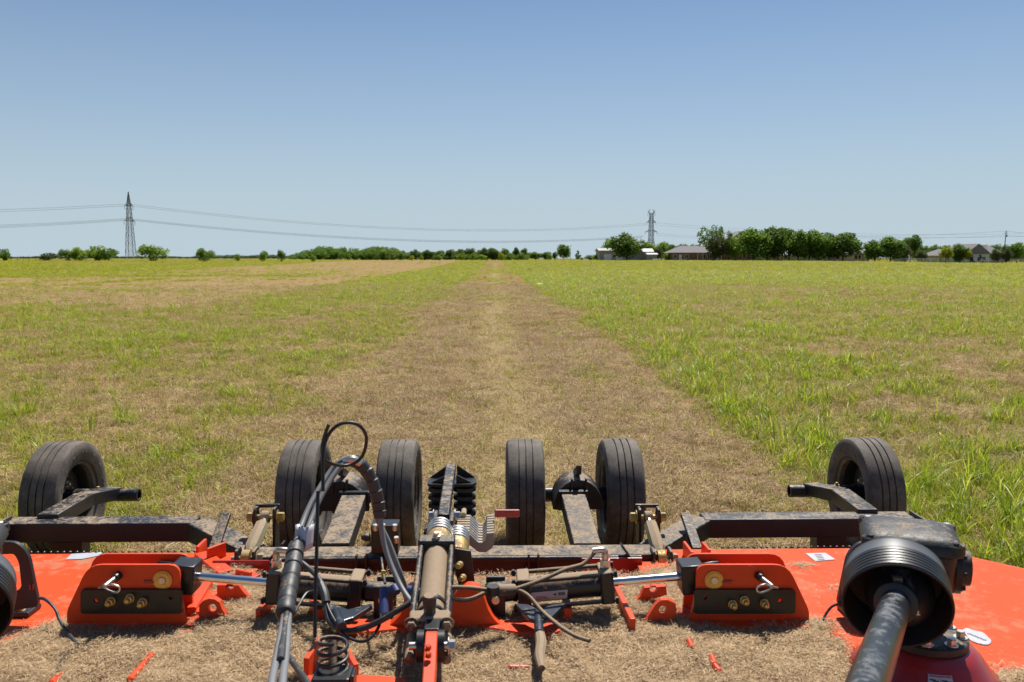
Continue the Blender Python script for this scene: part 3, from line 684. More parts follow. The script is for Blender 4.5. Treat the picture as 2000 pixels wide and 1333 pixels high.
house('stone_house', 'right hand small stone gable partly hidden by the spreading tree', 1685, 1698, 314, 0, 498, 492, 'stone', roof_m, 8, 'y', 0, wins=((1691, 1.0, 1, 2.3),))
house('grey_house', 'beige house with a grey hip roof behind the bright yellow tree', 1829, 1882, 318, -.1, 500, 487, 'beige', roof_m, 12, 'x', 4, wins=((1868, 1.4, .9, 2.1), (1837, 1.4, .9, 2.1)), doors=((1859, 1.6, 2.2),))
t = house('gabled_house', 'large blue grey gabled house with solar panels left of the utility pole', 1888, 1932, 312, -.1, 496, 477, 'bluegrey', roof_m, 16, 'y', 0, wins=((1897, 1.4, .9, 2.2), (1922, 1.4, .9, 2.2)))
house('grey_house', 'right wing with a grey roof beside the utility pole', 1933, 1962, 316, -.1, 497, 479, 'beige', roof_m, 14, 'x', 3, wins=((1940, 1.4, .9, 2.1), (1952, 1.4, .9, 2.1)))

# --- white rail fence on the right
a = at(1690, 506, 300); b = at(2060, 506, 300)
fe = thing('rail_fence', 'white rail fence in front of the grey houses on the right', 'fence', (a.x, 300, float(gz(a.x, 300))))
for hz in (1.25, .75):
    MB().beam((a.x, 300, float(gz(a.x, 300))+hz), (b.x, 300, float(gz(b.x, 300))+hz), .10, .16).build('rail', white_m, fe, 0)
x = a.x
while x < b.x:
    g = float(gz(x, 300)); MB().box((x, 300.12, g+.6), (.14, .13, 1.5)).build('post', white_m, fe, 0); x += 2.6
# --- barbed wire fence posts, far left
G = 'thin fence posts at the left edge of the field'
post = None
for i, px in enumerate((22, 34, 46, 56, 69, 76)):
    p = at(px, 500 if i != 3 else 499, 250); g = float(gz(p.x, 250))
    if post is None: post = MB().cyl((p.x, 250, g-.2), (p.x, 250, p.z), .06, .05, 8).build('fence_post', BARK, None); post.location = (0, 0, 0)
    o = post if i == 0 else MB().cyl((p.x, 250, g-.2), (p.x, 250, p.z), .06, .05, 8).build('fence_post', BARK, None)
    tag(o, ('leftmost', 'second from the left', 'third from the left', 'taller dark', 'fifth from the left', 'rightmost')[i]+' thin fence post beside the far left shrub', 'fence post', G)
# --- vehicle by the trees
def van():
    Y = 304; p = at(1757, 505, Y); g = float(gz(p.x, Y))
    t = thing('parked_van', 'white van parked under the spreading tree by the rail fence', 'van', (p.x, Y, g))
    x = p.x
    MB().plate([(-2.5, .35), (2.5, .35), (2.5, 1.15), (1.9, 1.25), (1.25, 2.0), (-2.4, 2.05), (-2.5, 1.9)], [], (x, Y-.9, g), (1, 0, 0), (0, 0, 1), -1.8).build('body', white_m, t, 30, .05)
    for wx, ww in ((-1.7, 1.0), (-.5, 1.0), (.75, .9)): MB().box((x+wx, Y-.93, g+1.62), (ww, .05, .5)).build('window', glass_m, t, 0)
    for wx in (-1.6, 1.6):
        for yy in (Y-.95, Y+.7): MB().cyl((x+wx, yy, g+.34), (x+wx, yy+.25, g+.34), .34, n=18).build('wheel', glass_m, t)
van()
o = MB().lathe((0, 0, 0), (0, 0, 1), [(-.1, .2), (.05, .26), (.15, .2), (.2, .08)], 9)
p = onh(1055, 557, 0.0); o.v = [(v[0]+p.x+.1*sin(v[1]*9), v[1]*1.2+p.y, v[2]*.6+float(gz(p.x, p.y))) for v in o.v]
tag(o.build('white_bag', white_m), 'small crumpled white bag lying in the grass right of the strip', 'bag')
p = at(1282, 506, 325); g = float(gz(p.x, 325)); o = MB()
for k in range(9): o.lathe((p.x+random.uniform(-1.3, 1.3), 325+random.uniform(-.5, .5), g), (random.uniform(-.3, .3), 0, 1), [(-.1, .35), (.3, .45), (.6, .12)], 7)
o = tag(o.build('rubble_pile', mat_wall['grey']), 'pale rubble pile at the foot of the lean-to', 'rubble'); o['kind'] = 'stuff'

# --- pylons and wires
steel = plain('galvanised_lattice_steel', (.11, .12, .125), .6, 1, .15, .3)
def lattice(b, q0, q1, z0, z1, r, n, z00=0):
    """x bracing on four faces between square half-widths q0 (at z0) and q1 (at z1)"""
    for k in range(n):
        f0, f1 = k/n, (k+1)/n; za, zb = z0+(z1-z0)*f0, z0+(z1-z0)*f1; wa, wb = q0+(q1-q0)*f0, q0+(q1-q0)*f1
        ca = [(-wa, -wa), (wa, -wa), (wa, wa), (-wa, wa)]; cb = [(-wb, -wb), (wb, -wb), (wb, wb), (-wb, wb)]
        for i in range(4):
            j = (i+1) % 4
            b.cyl((*ca[i], za), (*cb[j], zb), r, n=4); b.cyl((*ca[j], za), (*cb[i], zb), r, n=4)
            b.cyl((*cb[i], zb), (*cb[j], zb), r, n=4)
def pylon(label, px, top, Y, basehw, rot, arms, legr, br, waist):
    p = at(px, 505, Y); g = float(gz(p.x, Y)); hh = at(px, top, Y).z-g
    t = thing('transmission_pylon', label, 'pylon', (p.x, Y, g), None); t.rotation_euler = (0, 0, rot)
    def mk(b, name):
        me = bpy.data.meshes.new(name); me.from_pydata(b.v, [], b.f); me.materials.append(steel); o = bpy.data.objects.new(name, me); C.objects.link(o); o.parent = t; return o
    wz, ww = waist[0]*hh, waist[1]
    for sx in (-1, 1):
        for sy in (-1, 1):
            b = MB(); b.cyl((sx*basehw, sy*basehw, -.5), (sx*ww, sy*ww, wz), legr, n=6); b.cyl((sx*ww, sy*ww, wz), (sx*ww*waist[2], sy*ww*waist[2], hh*.97), legr*.8, n=6); mk(b, 'leg')
    b = MB(); lattice(b, basehw, ww, 0, wz, br, 7); lattice(b, ww, ww*waist[2], wz, hh*.97, br, 6); mk(b, 'bracing')
    ends = []
    for z, L, peak in arms:
        z *= hh
        b = MB(); wq = ww*.8
        for s in (-1, 1):
            for y in (-wq, wq):
                b.cyl((s*wq, y, z), (s*L, 0, z+(peak if peak > 0 else 0)), br*1.25, n=5); b.cyl((s*wq, y, z+abs(peak)+2.2), (s*L, 0, z+(peak if peak > 0 else 0)), br*1.25, n=5)
            for k in range(3):
                f = (k+1)/4; b.cyl((s*(wq+(L-wq)*f), 0, z), (s*(wq+(L-wq)*(f-.2)), 0, z+2.2*(1-f)+.6), br, n=4)
            ends.append(t.matrix_basis @ Vector((s*L, 0, z)) if False else Vector((p.x+s*L*cos(rot), Y+s*L*sin(rot), g+z)))
        mk(b, 'crossarm')
        b = MB()
        for s in (-1, 1): b.tube([(s*L, 0, z), (s*L*.99, 0, z-1.2), (s*L*.98, 0, z-2.6)], .14, 6, 2)
        mk(b, 'insulator')
    return ends, g, hh
# left one seen along its arms, right one seen across them
e1, g1, h1 = pylon('left steel lattice pylon standing behind the shrubs', 256, 371, 577, 2.7, R(90), ((.77, 6.5, 0), (.55, 8.5, 0)), .16, .10, (.80, .95, .12))
e2, g2, h2 = pylon('right steel lattice pylon with three crossarms behind the shed', 1271, 414, 800, 4.6, R(14), ((.965, 3.6, 1.4), (.78, 4.6, 0), (.58, 6.2, 0)), .26, .13, (.42, 1.9, .72))
wire_m = plain('weathered_cable', (.10, .11, .12), .6, 1, .1)
def wire(label, a, b, sag, r=.075, n=40):
    a, b = Vector(a), Vector(b); pts = []
    for k in range(n+1):
        t = k/n; q = a.lerp(b, t); q.z -= sag*4*t*(1-t); pts.append(q)
    o = MB().tube(pts, r, 5, 1).build('power_line', wire_m); tag(o, label, 'power line', 'wires of the transmission line')
Y1, Y2 = 577, 800
def span(px, py, Y): return at(px, py, Y)
for (yl, yr, mid, off, lab) in ((398.6, 436.5, 448.0, 0, 'upper wire between the two pylons, the higher of its pair'), (402, 439.5, 450.5, 1.5, 'upper wire between the two pylons, the lower of its pair'),
        (427.0, 461, 470.0, 0, 'top wire of the lower bundle between the pylons'), (428.6, 462.2, 471.6, 1.2, 'middle wire of the lower bundle between the pylons'), (430.2, 463.4, 473.0, 2.4, 'bottom wire of the lower bundle between the pylons')):
    a = span(250, yl, Y1+off); b = span(1262 if yr < 450 else 1256, yr, Y2+off)
    m = at(860, mid, 700); zc = (a.z+b.z)/2 + (b.z-a.z)*0; f = (m.x-a.x)/(b.x-a.x); m = at(860, mid, a.y+(b.y-a.y)*f); sag = ((a.z*(1-f)+b.z*f)-m.z)/(4*f*(1-f))
    wire(lab, a, b, sag)
for (yl, y0, lab) in ((398.6, 411, 'upper wire running left from the left pylon, higher of its pair'), (402, 415, 'upper wire running left from the left pylon, lower of its pair'),
        (427, 441, 'top wire of the lower bundle running left from the left pylon'), (428.8, 443.5, 'middle wire of the lower bundle running left from the left pylon'), (430.4, 446, 'bottom wire of the lower bundle running left from the left pylon')):
    a = span(250, yl, Y1); m = at(0, y0, 545); b = at(-520, y0+4, 480); f = (m.x-a.x)/(b.x-a.x); sag = ((a.z*(1-f)+b.z*f)-m.z)/(4*f*(1-f)); wire(lab, a, b, sag)
for (ya, xm, ym, xb, yb, lab) in ((436, 1500, 452, 2200, 447, 'upper wire running right from the right pylon, higher'), (440, 1500, 457, 2200, 452, 'upper wire running right from the right pylon, lower'),
        (456, 1360, 464, 2200, 463, 'lower wire running right from the right pylon, higher'), (460, 1360, 467, 2200, 466, 'lower wire running right from the right pylon, lower')):
    a = at(1282, ya, 800); b = at(xb, yb, 1000); f = (xm-1282)/(xb-1282.); m = at(xm, ym, 800+200*f); sag = ((a.z*(1-f)+b.z*f)-m.z)/(4*f*(1-f)); wire(lab, a, b, sag, .06)
# utility pole
p = at(1961, 505, 303); g = float(gz(p.x, 303)); zt = at(1961, 451, 303).z
up = thing('utility_pole', 'single dark wooden utility pole in front of the grey roofs', 'utility pole', (p.x, 303, g))
MB().cyl((p.x-.3, 303, g-.3), (p.x+.25, 303, zt), .17, .12, 10).build('pole', BARK, up)
MB().box((p.x+.2, 303, zt-.9), (1.6, .12, .12)).build('crossarm', BARK, up, 0)
MB().cyl((p.x+.45, 302.8, zt-2.2), (p.x+.45, 302.8, zt-1.5), .2, n=10).build('transformer', steel, up)
for dx, dz_, lab in ((0, -.15, 'upper wire carried by the utility pole'), (.5, -1.7, 'lower wire carried by the utility pole')):
    a = Vector((p.x+dx, 303, zt+dz_)); wire(lab+', running left', a, at(1650, 461+(3 if dx else 0), 330), .6, .035, 16); wire(lab+', running right', a, at(2090, 458+(3 if dx else 0), 300), .4, .035, 10)
for px in (1089, 1114):
    p = at(px, 505, 420); g = float(gz(p.x, 420)); l = thing('light_pole', 'thin lamp pole ' + ('left' if px < 1100 else 'right') + ' of the tall round field tree', 'light pole', (p.x, 420, g), 'thin lamp poles beside the round field tree')
    zt2 = at(px, 480, 420).z; MB().cyl((p.x, 420, g-.2), (p.x, 420, zt2), .1, .07, 8).build('pole', steel, l); MB().box((p.x+.3, 420, zt2), (.9, .3, .12)).build('lamp_head', steel, l, 0)

# ================================================================== THE ROTARY CUTTER
DZ = .38                                            # deck top
XR, XUP = Vector((1, 0, 0)), Vector((0, 0, 1))
M['greyband'] = paint('faded_grey_plastic', (.13, .14, .155), .5, dust=.2, side=.12, scale=12, bump=.05)
M['castgrey'] = paint('cast_grey_stops', (.30, .29, .27), .42, .6, dust=.4, side=.25, scale=20, bump=.12)
root = thing('rotary_cutter', 'orange-red folding rotary cutter with black steel frame, six wheels and clippings on its deck', 'rotary cutter', (-.2, 4, 0))
def P(px, py, Y): return at(px, py, Y)
def pz(b, pts, Y, holes=(), th=.012):
    """upright plate facing the camera: outline given by photo pixels at depth Y"""
    f = lambda l: [(at(x, y, Y).x, at(x, y, Y).z) for x, y in l]
    hs = [circ(at(x, y, Y).x, at(x, y, Y).z, r, 14) for x, y, r in holes]
    return b.plate(f(pts), hs, (0, Y, 0), (1, 0, 0), (0, 0, 1), th)
def flat(b, pts, z, holes=(), th=.01):
    f = [(onh(x, y, z).x, onh(x, y, z).y) for x, y in pts]
    return b.plate(f, holes, (0, 0, z-th), (1, 0, 0), (0, 1, 0), th)
def smooth_poly(pts, n=4):
    out = []; m = len(pts)
    for i in range(m):
        p0, p1, p2, p3 = [Vector(pts[(i+k) % m]) for k in (-1, 0, 1, 2)]
        for k in range(n):
            t = k/n; q = .5*((2*p1)+(p2-p0)*t+(2*p0-5*p1+4*p2-p3)*t*t+(3*p1-p0-3*p2+p3)*t**3); out.append(tuple(q))
    return out
def corner(pts, r, n=4):
    """round the corners of a pixel outline"""
    out = []; m = len(pts)
    for i in range(m):
        a, b, c = Vector(pts[i-1]), Vector(pts[i]), Vector(pts[(i+1) % m]); rr = r[i] if isinstance(r, (list, tuple)) else r
        if not rr: out.append(tuple(b)); continue
        d1 = (a-b); d2 = (c-b); k = min(rr, d1.length*.45, d2.length*.45); s, e = b+d1.normalized()*k, b+d2.normalized()*k
        for j in range(n+1):
            t = j/n; out.append(tuple(s*(1-t)**2+b*2*t*(1-t)+e*t*t))
    return out

# ---- decks
def deck_part(name, poly, label=None, skirt=True):
    o = MB().plate(poly, [], (0, 0, DZ-.008), (1, 0, 0), (0, 1, 0), .008).build(name, 'deckred', root, 30, .002, label)
    return o
WL, WR = -1.075, .655
rw = deck_part('right_wing_deck', [(WR, 2.05), (2.75, 2.05), (2.75, 3.25), (2.45, 3.66), (2.12, 3.99), (WR+.14, 3.99), (WR, 3.80)])
lw = deck_part('left_wing_deck', [(-3.2, 2.05), (WL, 2.05), (WL, 3.80), (WL-.14, 3.99), (-2.56, 3.99), (-2.90, 3.66), (-3.2, 3.25)])
cdk = deck_part('centre_deck', [(WL+.012, 2.05), (WR-.012, 2.05), (WR-.012, 3.66), (WL+.012, 3.66)])
def skirt(parent, pts):
    b = MB()
    for a, c in zip(pts[:-1], pts[1:]): b.beam((a[0], a[1], .255), (c[0], c[1], .255), .008, .23)
    b.build('skirt', 'red', parent, 0)
skirt(rw, [(WR+.14, 3.985), (2.115, 3.985), (2.445, 3.655), (2.745, 3.25), (2.745, 2.06)])
skirt(lw, [(WL-.14, 3.985), (-2.555, 3.985), (-2.895, 3.655), (-3.195, 3.25), (-3.195, 2.06)])
skirt(cdk, [(WL+.02, 3.655), (WR-.02, 3.655)])
for side, xa, xb in (('l', -2.52, WL-.35), ('r', WR+.45, 2.1)):   # chain guard hanging on the rear edge
    b = MB(); x = xa
    while x < xb:
        b.lathe((x, 4.0, DZ+.004), (0, .3, 1), [(-.004, .005), (.002, .008), (.006, .004)], 8)
        b.tube([(x, 4.006, DZ-.01), (x+.004, 4.012, .27), (x-.003, 4.012, .15)], .005, 5, 2); x += .031
    o = b.build('chain_guard', 'black', rw if side == 'r' else lw); o['kind'] = 'stuff'
# deck decals
o = flat(MB(), [(1573, 1081), (1612, 1080), (1632, 1093), (1592, 1096)], DZ+.0035, th=.002).build('decal', 'whitetag', rw, 0)
b = MB()
for k in range(4):
    q = onh(1598+k*2, 1083.5+k*3.0, DZ+.0055); b.box(q, (.032, .0025, .001))
b.build('print', 'ink', o, 0)
o = flat(MB(), [(128, 1093), (140, 1082), (205, 1078), (190, 1086), (160, 1092)], DZ+.0035, th=.002).build('decal', 'whitetag', lw, 0)
dec = smooth_poly([(1884, 1236), (1879, 1232), (1888, 1227), (1900, 1231), (1920, 1236), (1931, 1246), (1936, 1252), (1930, 1259), (1912, 1257), (1895, 1250)], 4)
o = flat(MB(), dec, DZ+.0035, th=.002).build('decal', 'whitetag', rw, 0)
b = MB()
for k in range(7):
    q = onh(1893+k*5, 1238+k*2.0, DZ+.0055); b.box(q, (.008 if k % 2 else .013, .003, .001), Matrix.Rotation(-.35, 3, 'Z'))
b.build('print', 'ink', o, 0)

# ---- wheels
def wheel(cx, cy, W_, RR, mud=None):
    w = bpy.data.objects.new('wheel', None); C.objects.link(w); w.parent = root; w.location = Vector((cx, cy, RR))-Vector(root.location)
    h = W_/2; pr = [(-.80*h, .222), (-.88*h, .236), (-.96*h, .262), (-1.0*h, .290), (-.985*h, .312), (-.90*h, RR-.010), (-.78*h, RR-.003)]
    for g in (-.36*h, .0, .36*h):
        pr += [(g-.036*h, RR), (g-.028*h, RR-.010), (g+.028*h, RR-.010), (g+.036*h, RR)]
    pr += [(-a, r) for a, r in reversed(pr[:7])]
    pr += [(.70*h, .20), (-.70*h, .20), (-.80*h, .222)]
    MB().lathe((cx, cy, RR), (1, 0, 0), pr, 96, False).build('tyre', 'rubber', w, 28)
    b = MB().lathe((cx, cy, RR), (1, 0, 0), [(-.84*h, .234), (-.86*h, .228), (-.74*h, .212), (-.35*h, .196), (.35*h, .196), (.74*h, .212), (.86*h, .228), (.84*h, .234)], 48, False)
    b.lathe((cx, cy, RR), (1, 0, 0), [(-.15*h, .196), (-.02*h, .17), (-.05*h, .12), (.06*h, .105), (.06*h, .05)], 40, False)
    b.build('rim', 'black', w, 30)
    b = MB().cyl((cx-.03, cy, RR), (cx+.075, cy, RR), .055, .05, 20).cyl((cx+.075, cy, RR), (cx+.095, cy, RR), .036, .032, 16)
    b.build('hub', 'black', w)
    b = MB()
    for k in range(6):
        a = k*pi/3+.3; b.hexbolt((cx+.06*h, cy+.078*cos(a), RR+.078*sin(a)), (1, 0, 0), .011, .016)
    b.build('wheel_bolts', 'zinc', w)
    # moulded sidewall lettering, worn and unreadable, both as raised ribs round the bead
    b = MB()
    for s in (-1, 1):
        for k in range(46):
            a = 2*pi*k/46
            if (k*7) % 23 < 9: b.box((cx+s*h*.985, cy+.274*cos(a), RR+.274*sin(a)), (.003, .012, .02), Matrix.Rotation(a, 3, 'X'))
    b.build('sidewall_lettering', 'rubber', w, 0)
    return w
AY, RT = 5.11, .34
w0 = wheel(-2.60, AY, .225, RT)
tilts = {}
for x, flip in ((-1.15, 0), (-.577, 1), (.183, 0), (.765, 1), (2.285, 1)):
    c = w0.copy(); C.objects.link(c); c.parent = root; c.location = Vector((x, AY, RT))-Vector(root.location); c.rotation_euler = (0, 0, pi if flip else 0)
    c.rotation_euler.x = random.uniform(-1, 1)
    for ch in list(w0.children):
        k = ch.copy(); C.objects.link(k); k.parent = c

# ---- main cross beam between the wings
by0, by1, bz1, bz0 = 3.84, 3.985, .41, .30
b = MB().box(((-1.14+.80)/2, (by0+by1)/2, (bz0+bz1)/2), (1.94, by1-by0, bz1-bz0)); b.build('cross_beam', 'caked', root, 30, .008)
MB().cyl((-1.02, by0-.012, bz1-.012), (.68, by0-.012, bz1-.012), .013, n=12).build('pivot_bar', 'black', root)
for px in (706, 1042):
    c = P(px, 1098, by0-.03)
    for dx in (-.022, .022): MB().box((c.x+dx, by0-.03, bz1-.035), (.009, .035, .11)).build('lug', 'black', root, 0, .002)
    MB().cyl((c.x-.045, by0-.045, bz1-.075), (c.x+.045, by0-.045, bz1-.075), .012, n=12).build('lug_pin', 'brass', root)
# front face of the beam carries red stiffeners
for px in (476, 1195): 
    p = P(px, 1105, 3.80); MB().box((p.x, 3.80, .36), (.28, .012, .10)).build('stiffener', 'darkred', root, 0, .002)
for px0, px1 in ((520, 555), (1212, 1240)):
    a = P(px0, 1062 if px0 > 1000 else 1100, 3.84); c = P(px1, 1100 if px0 > 1000 else 1058, 3.84)
    MB().beam((a.x, 3.83, a.z), (c.x, 3.83, c.z), .05, .008).build('gusset', 'black', root, 0, .001)
# ---- inner wheel arms with saddles and axles
for s, base, top, xs in ((0, (655, 1066), (692, 968), (-1.15, -.577)), (1, (1147, 1066), (1119, 966), (.183, .765))):
    a, c = P(*base, 3.99), P(*top, 4.66); a.z -= .03; c.z = c.z-.03
    MB().beam(a, c, .135, .085, .135, .085).build('wheel_arm', 'caked', root, 30, .006)
    q = c+(c-a).normalized()*.01
    MB().beam(c-(c-a).normalized()*.02, q, .165, .115).build('arm_collar', 'blackclean', root, 0, .004)
    m = (xs[0]+xs[1])/2
    # saddle: hood of bent plate over the axle
    ar = []; R0 = .135
    for k in range(13):
        t = pi*k/12; ar.append((m+R0*1.06*cos(t), .37+.17*sin(t)))
    inn = [(m+(R0-.012)*1.06*cos(pi*k/12), .37+.158*sin(pi*k/12)) for k in range(12, -1, -1)]
    MB().plate(ar, [], (0, 4.70, 0), (1, 0, 0), (0, 0, 1), .012).build('saddle_plate', 'blackclean', root, 30, .002)
    MB().plate(ar+inn, [], (0, 4.92, 0), (1, 0, 0), (0, 0, 1), .22).build('saddle', 'dirty', root, 30)
    MB().plate([(0, .0), (.26, -.10), (.26, -.13), (0, -.05)], [], (m-.012, 4.70, .62), (0, 1, 0), (0, 0, 1), .028).build('rib', 'black', root, 0, .003)
    for dx in (-.04, .04): MB().box((m+dx, 4.685, .515), (.012, .03, .075)).build('ear', 'black', root, 0, .002)
    MB().cyl((xs[0]+.03, AY, RT), (xs[1]-.03, AY, RT), .045, n=18).build('axle', 'blackclean', root)
    MB().box((m, 4.95, .38), (.12, .4, .09)).build('axle_mount', 'black', root, 0, .006)

# ---- wing beams and outer wheel arms
bY0, bY1, bZ1, bZ0 = 4.33, 4.46, .42, .318
for s, xo, xm, xi in ((0, -2.55, -1.56, -1.16), (1, 2.22, 1.10, .76)):
    ym = (bY0+bY1)/2; zm = (bZ0+bZ1)/2
    b = MB(); b.beam((xo, ym, zm), (xm, ym, zm), bY1-bY0, bZ1-bZ0); b.build('wing_beam', 'black', root, 30, .008)
    k = -1 if s == 0 else 1
    MB().beam((xm-k*.0, ym, zm+.001), (xi, 4.06, zm-.045), bY1-bY0+.004, bZ1-bZ0-.004).build('wing_beam_end', 'dirty', root, 30, .008)
    px = 428 if s == 0 else 1352; p = P(px, 1040, 4.2)
    MB().beam(P(441 if s == 0 else 1338, 1004, 4.26), P(418 if s == 0 else 1362, 1074, 4.04), .05, .022).build('stop_plate', 'dirty', root, 0, .003)
    # outer arm: cranked box from the beam to the hub tube
    A = Vector(((-2.38 if s == 0 else 1.98), 4.40, .415)) if s == 0 else Vector((1.98, 4.40, .415))
    p1 = P(165, 982, 4.85) if s == 0 else P(1640, 984, 4.85); p2 = P(218, 962, 5.10) if s == 0 else P(1588, 962, 5.10)
    p0 = P(92, 1003, 4.42) if s == 0 else P(1695, 1003, 4.42)
    p0.z = .405; p1.z = .40; p2.z = .365
    b = MB(); b.beam(p0, p1, .11, .075); b.build('outer_arm', 'black', root, 30, .006)
    b = MB(); b.beam(p1, p2+(p2-p1).normalized()*.03, .108, .073); b.build('outer_arm_end', 'black', root, 30, .006)
    if s == 0: x0, x1, xe = -2.62, -2.60, P(272, 967, AY).x
    else: x0, x1, xe = 2.33, 2.30, P(1541, 967, AY).x
    d = -1 if s == 0 else 1
    # hub tube, open end towards the middle
    L_ = abs(x0-xe); MB().lathe((x0, AY, RT+.012), (-d, 0, 0), [(0, .038), (L_, .038), (L_, .028), (L_-.09, .027), (L_-.09, .001)], 20, False).build('hub_tube', 'black', root)
    MB().hexbolt((x0-d*.22, AY, RT+.05), (0, 0, 1), .010, .012).build('set_bolt', 'brass', root)
    MB().box(((xo-k*.02) if s == 0 else xo, bY0-.02, .345), (.012, .20, .19)).build('end_plate', 'black', root, 0, .003)
    MB().box((-2.22 if s == 0 else 1.78, 4.395, .25), (.16, .10, .136)).build('beam_bracket', 'black', root, 0, .004)
# ---- turnbuckles
for s, (t0, t1) in enumerate((((519, 1010), (482, 1092)), ((1266, 1010), (1291, 1092)))):
    a, c = P(*t0, 4.22), P(*t1, 3.86); d = (c-a).normalized(); L_ = (c-a).length
    t = bpy.data.objects.new('turnbuckle', None); C.objects.link(t); t.parent = root; t.location = a-Vector(root.location)
    MB().lathe(a+d*.06, d, [(0, .022), (.02, .034), (L_*.6, .036), (L_*.66, .026), (L_*.7, .022)], 8).build('barrel', 'goldlink', t, 25)
    MB().lathe(a-d*.02, d, [(0, .012), (.1, .013)], 10).build('upper_screw', 'zinc', t)
    MB().lathe(c-d*.10, d, [(0, .016), (.08, .018)], 10).build('lower_screw', 'goldlink', t)
    MB().lathe(c-Vector((.022, 0, 0)), (1, 0, 0), [(0, .032), (.004, .042), (.040, .042), (.044, .032)], 18).build('lower_eye', 'brass', t)
    MB().lathe(a-Vector((.022, 0, 0)), (1, 0, 0), [(0, .022), (.004, .03), (.040, .03), (.044, .022)], 18).build('upper_eye', 'goldlink', t)
    for k in (-1, 1):
        MB().plate(corner([(-.05, -.16), (.05, -.16), (.035, .05), (-.035, .05)], .02), [circ(0, .02, .012, 10)], (a.x+k*.048-.005, a.y, a.z), (0, 1, 0), (0, 0, 1), .012).build('link_plate', 'black', root, 0, .002)
        MB().plate(corner([(-.05, -.07), (.05, -.07), (.04, .05), (-.04, .05)], .02), [], (c.x+k*.04-.005, c.y, c.z), (0, 1, 0), (0, 0, 1), .012).build('eye_plate', 'black', root, 0, .002)
    MB().box((a.x, a.y+.045, a.z+.045), (.12, .02, .018)).build('link_bridge', 'black', root, 0, .003)
    MB().cyl(a-Vector((.085, 0, 0)), a+Vector((.085, 0, 0)), .012, n=12).hexbolt(a+Vector((.06, 0, 0)), (1, 0, 0), .024, .03).hexbolt(a-Vector((.06, 0, 0)), (-1, 0, 0), .024, .03).build('link_pin', 'brass', root)
    MB().cyl(c-Vector((.07, 0, 0)), c+Vector((.07, 0, 0)), .014, n=12).hexbolt(c+Vector((.05, 0, 0)), (1, 0, 0), .027, .026).build('eye_pin', 'goldlink', root)

# ---- wing cylinders
def stadium(cx, cz, r, n=10): return circ(cx, cz, r, n)
def wing_cylinder(outer, inner, capx, s):
    """outer/inner pin pixels; capx = pixel where the rod enters the gland"""
    Y = 3.237; a = P(*outer, Y); c = P(*inner, Y); d = (c-a).normalized(); u, v, _ = basis(d); up = v if v.z > 0 else -v; fw = Vector((0, -1, 0))
    cy = bpy.data.objects.new('wing_cylinder', None); C.objects.link(cy); cy.parent = root; cy.location = c-Vector(root.location)
    g = a+d*((P(capx, outer[1], Y).x-a.x)/d.x)
    # rod and its clevis block
    MB().cyl(a+d*.08, g+d*.02, .0175, n=24).build('piston_rod', 'chrome', cy)
    MB().beam(a+d*.045, a+d*.135, .105, .115).build('rod_clevis', 'blackclean', cy, 30, .006)
    for k in (-1, 1): MB().beam(a-d*.04+Vector((0, k*.04, 0)), a+d*.06+Vector((0, k*.04, 0)), .022, .07).build('clevis_ear', 'blackclean', cy, 30, .01)
    e = c-d*.10
    MB().cyl(g, e, .050, n=32).build('barrel', 'cyl', cy)
    for q, nm in ((g, 'gland_cap'), (e-d*.025, 'end_cap')):
        MB().beam(q-d*.012, q+d*.04, .128, .128).build(nm, 'cyl', cy, 30, .008)
    for k1 in (-1, 1):
        for k2 in (-1, 1):
            o_ = up*.052*k1+fw*.052*k2
            MB().cyl(g-d*.018+o_, e+d*.035+o_, .0085, n=10).build('tie_rod', 'cyl', cy)
            MB().hexbolt(e+d*.015+o_, d, .014, .014, False).hexbolt(g-d*.012+o_, -d, .014, .012, False).build('tie_nut', 'black', cy)
    MB().beam(e+d*.01, c+d*.045, .075, .07).build('end_clevis', 'dirty', cy, 30, .02)
    for k in (-1, 1): MB().box(c+Vector((0, k*.052, -.03)), (.075, .014, .15)).build('clevis_mount', 'black', root, 0, .003)
    MB().cyl(c+Vector((0, -.085, 0)), c+Vector((0, .085, 0)), .015, n=14).build('end_pin', 'zinc', root)
    # hose ports with elbow fittings
    for q in (g+d*.012,):
        t = q+up*.06; MB().cyl(t, t+Vector((0, 0, .035)), .02, n=6).cyl(t+Vector((0, 0, .03)), t+Vector((0, 0, .06)), .014, n=12).build('port_fitting', 'zinc', cy)
    return a, c, d, g, e, up, cy
La, Lc, Ld, Lg, Le, Lup, Lcy = wing_cylinder((318, 1121), (752, 1157), 532, 0)
Ra, Rc, Rd, Rg, Re, Rup, Rcy = wing_cylinder((1393, 1121), (968, 1157), 1190, 1)
# label on the right cylinder, wrapped on the barrel's front
def strip_label(px0, px1, z0, z1, name, mat, r=.0515):
    b = MB(); vs = []; n = 5
    x0, x1 = at(px0, 1160, 3.19).x, at(px1, 1160, 3.19).x
    for x in (x0, x1):
        t = (x-Rc.x)/Rd.x; cc = Rc+Rd*t
        for k in range(n+1):
            a = z0+(z1-z0)*k/n; vs.append((cc.x, cc.y-r*cos(a), cc.z+r*sin(a)))
    b.add(vs, [(k, k+1, n+2+k, n+1+k) for k in range(n)]); return b.build(name, mat, Rcy, 60)
strip_label(1027, 1108, -.75, .12, 'cylinder_label', 'whitetag')
for k in range(9): 
    o = strip_label(1090+k*1.5, 1090.6+k*1.5+(.5 if k % 3 else 0), -.30, -.02, 'bar_code', 'ink', .0522)
b = MB(); x = at(1083, 1160, 3.19).x; t = (x-Rc.x)/Rd.x; cc = Rc+Rd*t
b.add([(x-.006, cc.y-.0524, cc.z-.008), (x+.006, cc.y-.0524, cc.z-.014), (x+.006, cc.y-.0524, cc.z-.002)], [(0, 1, 2)]).build('arrow_print', 'ink', Rcy, 0)
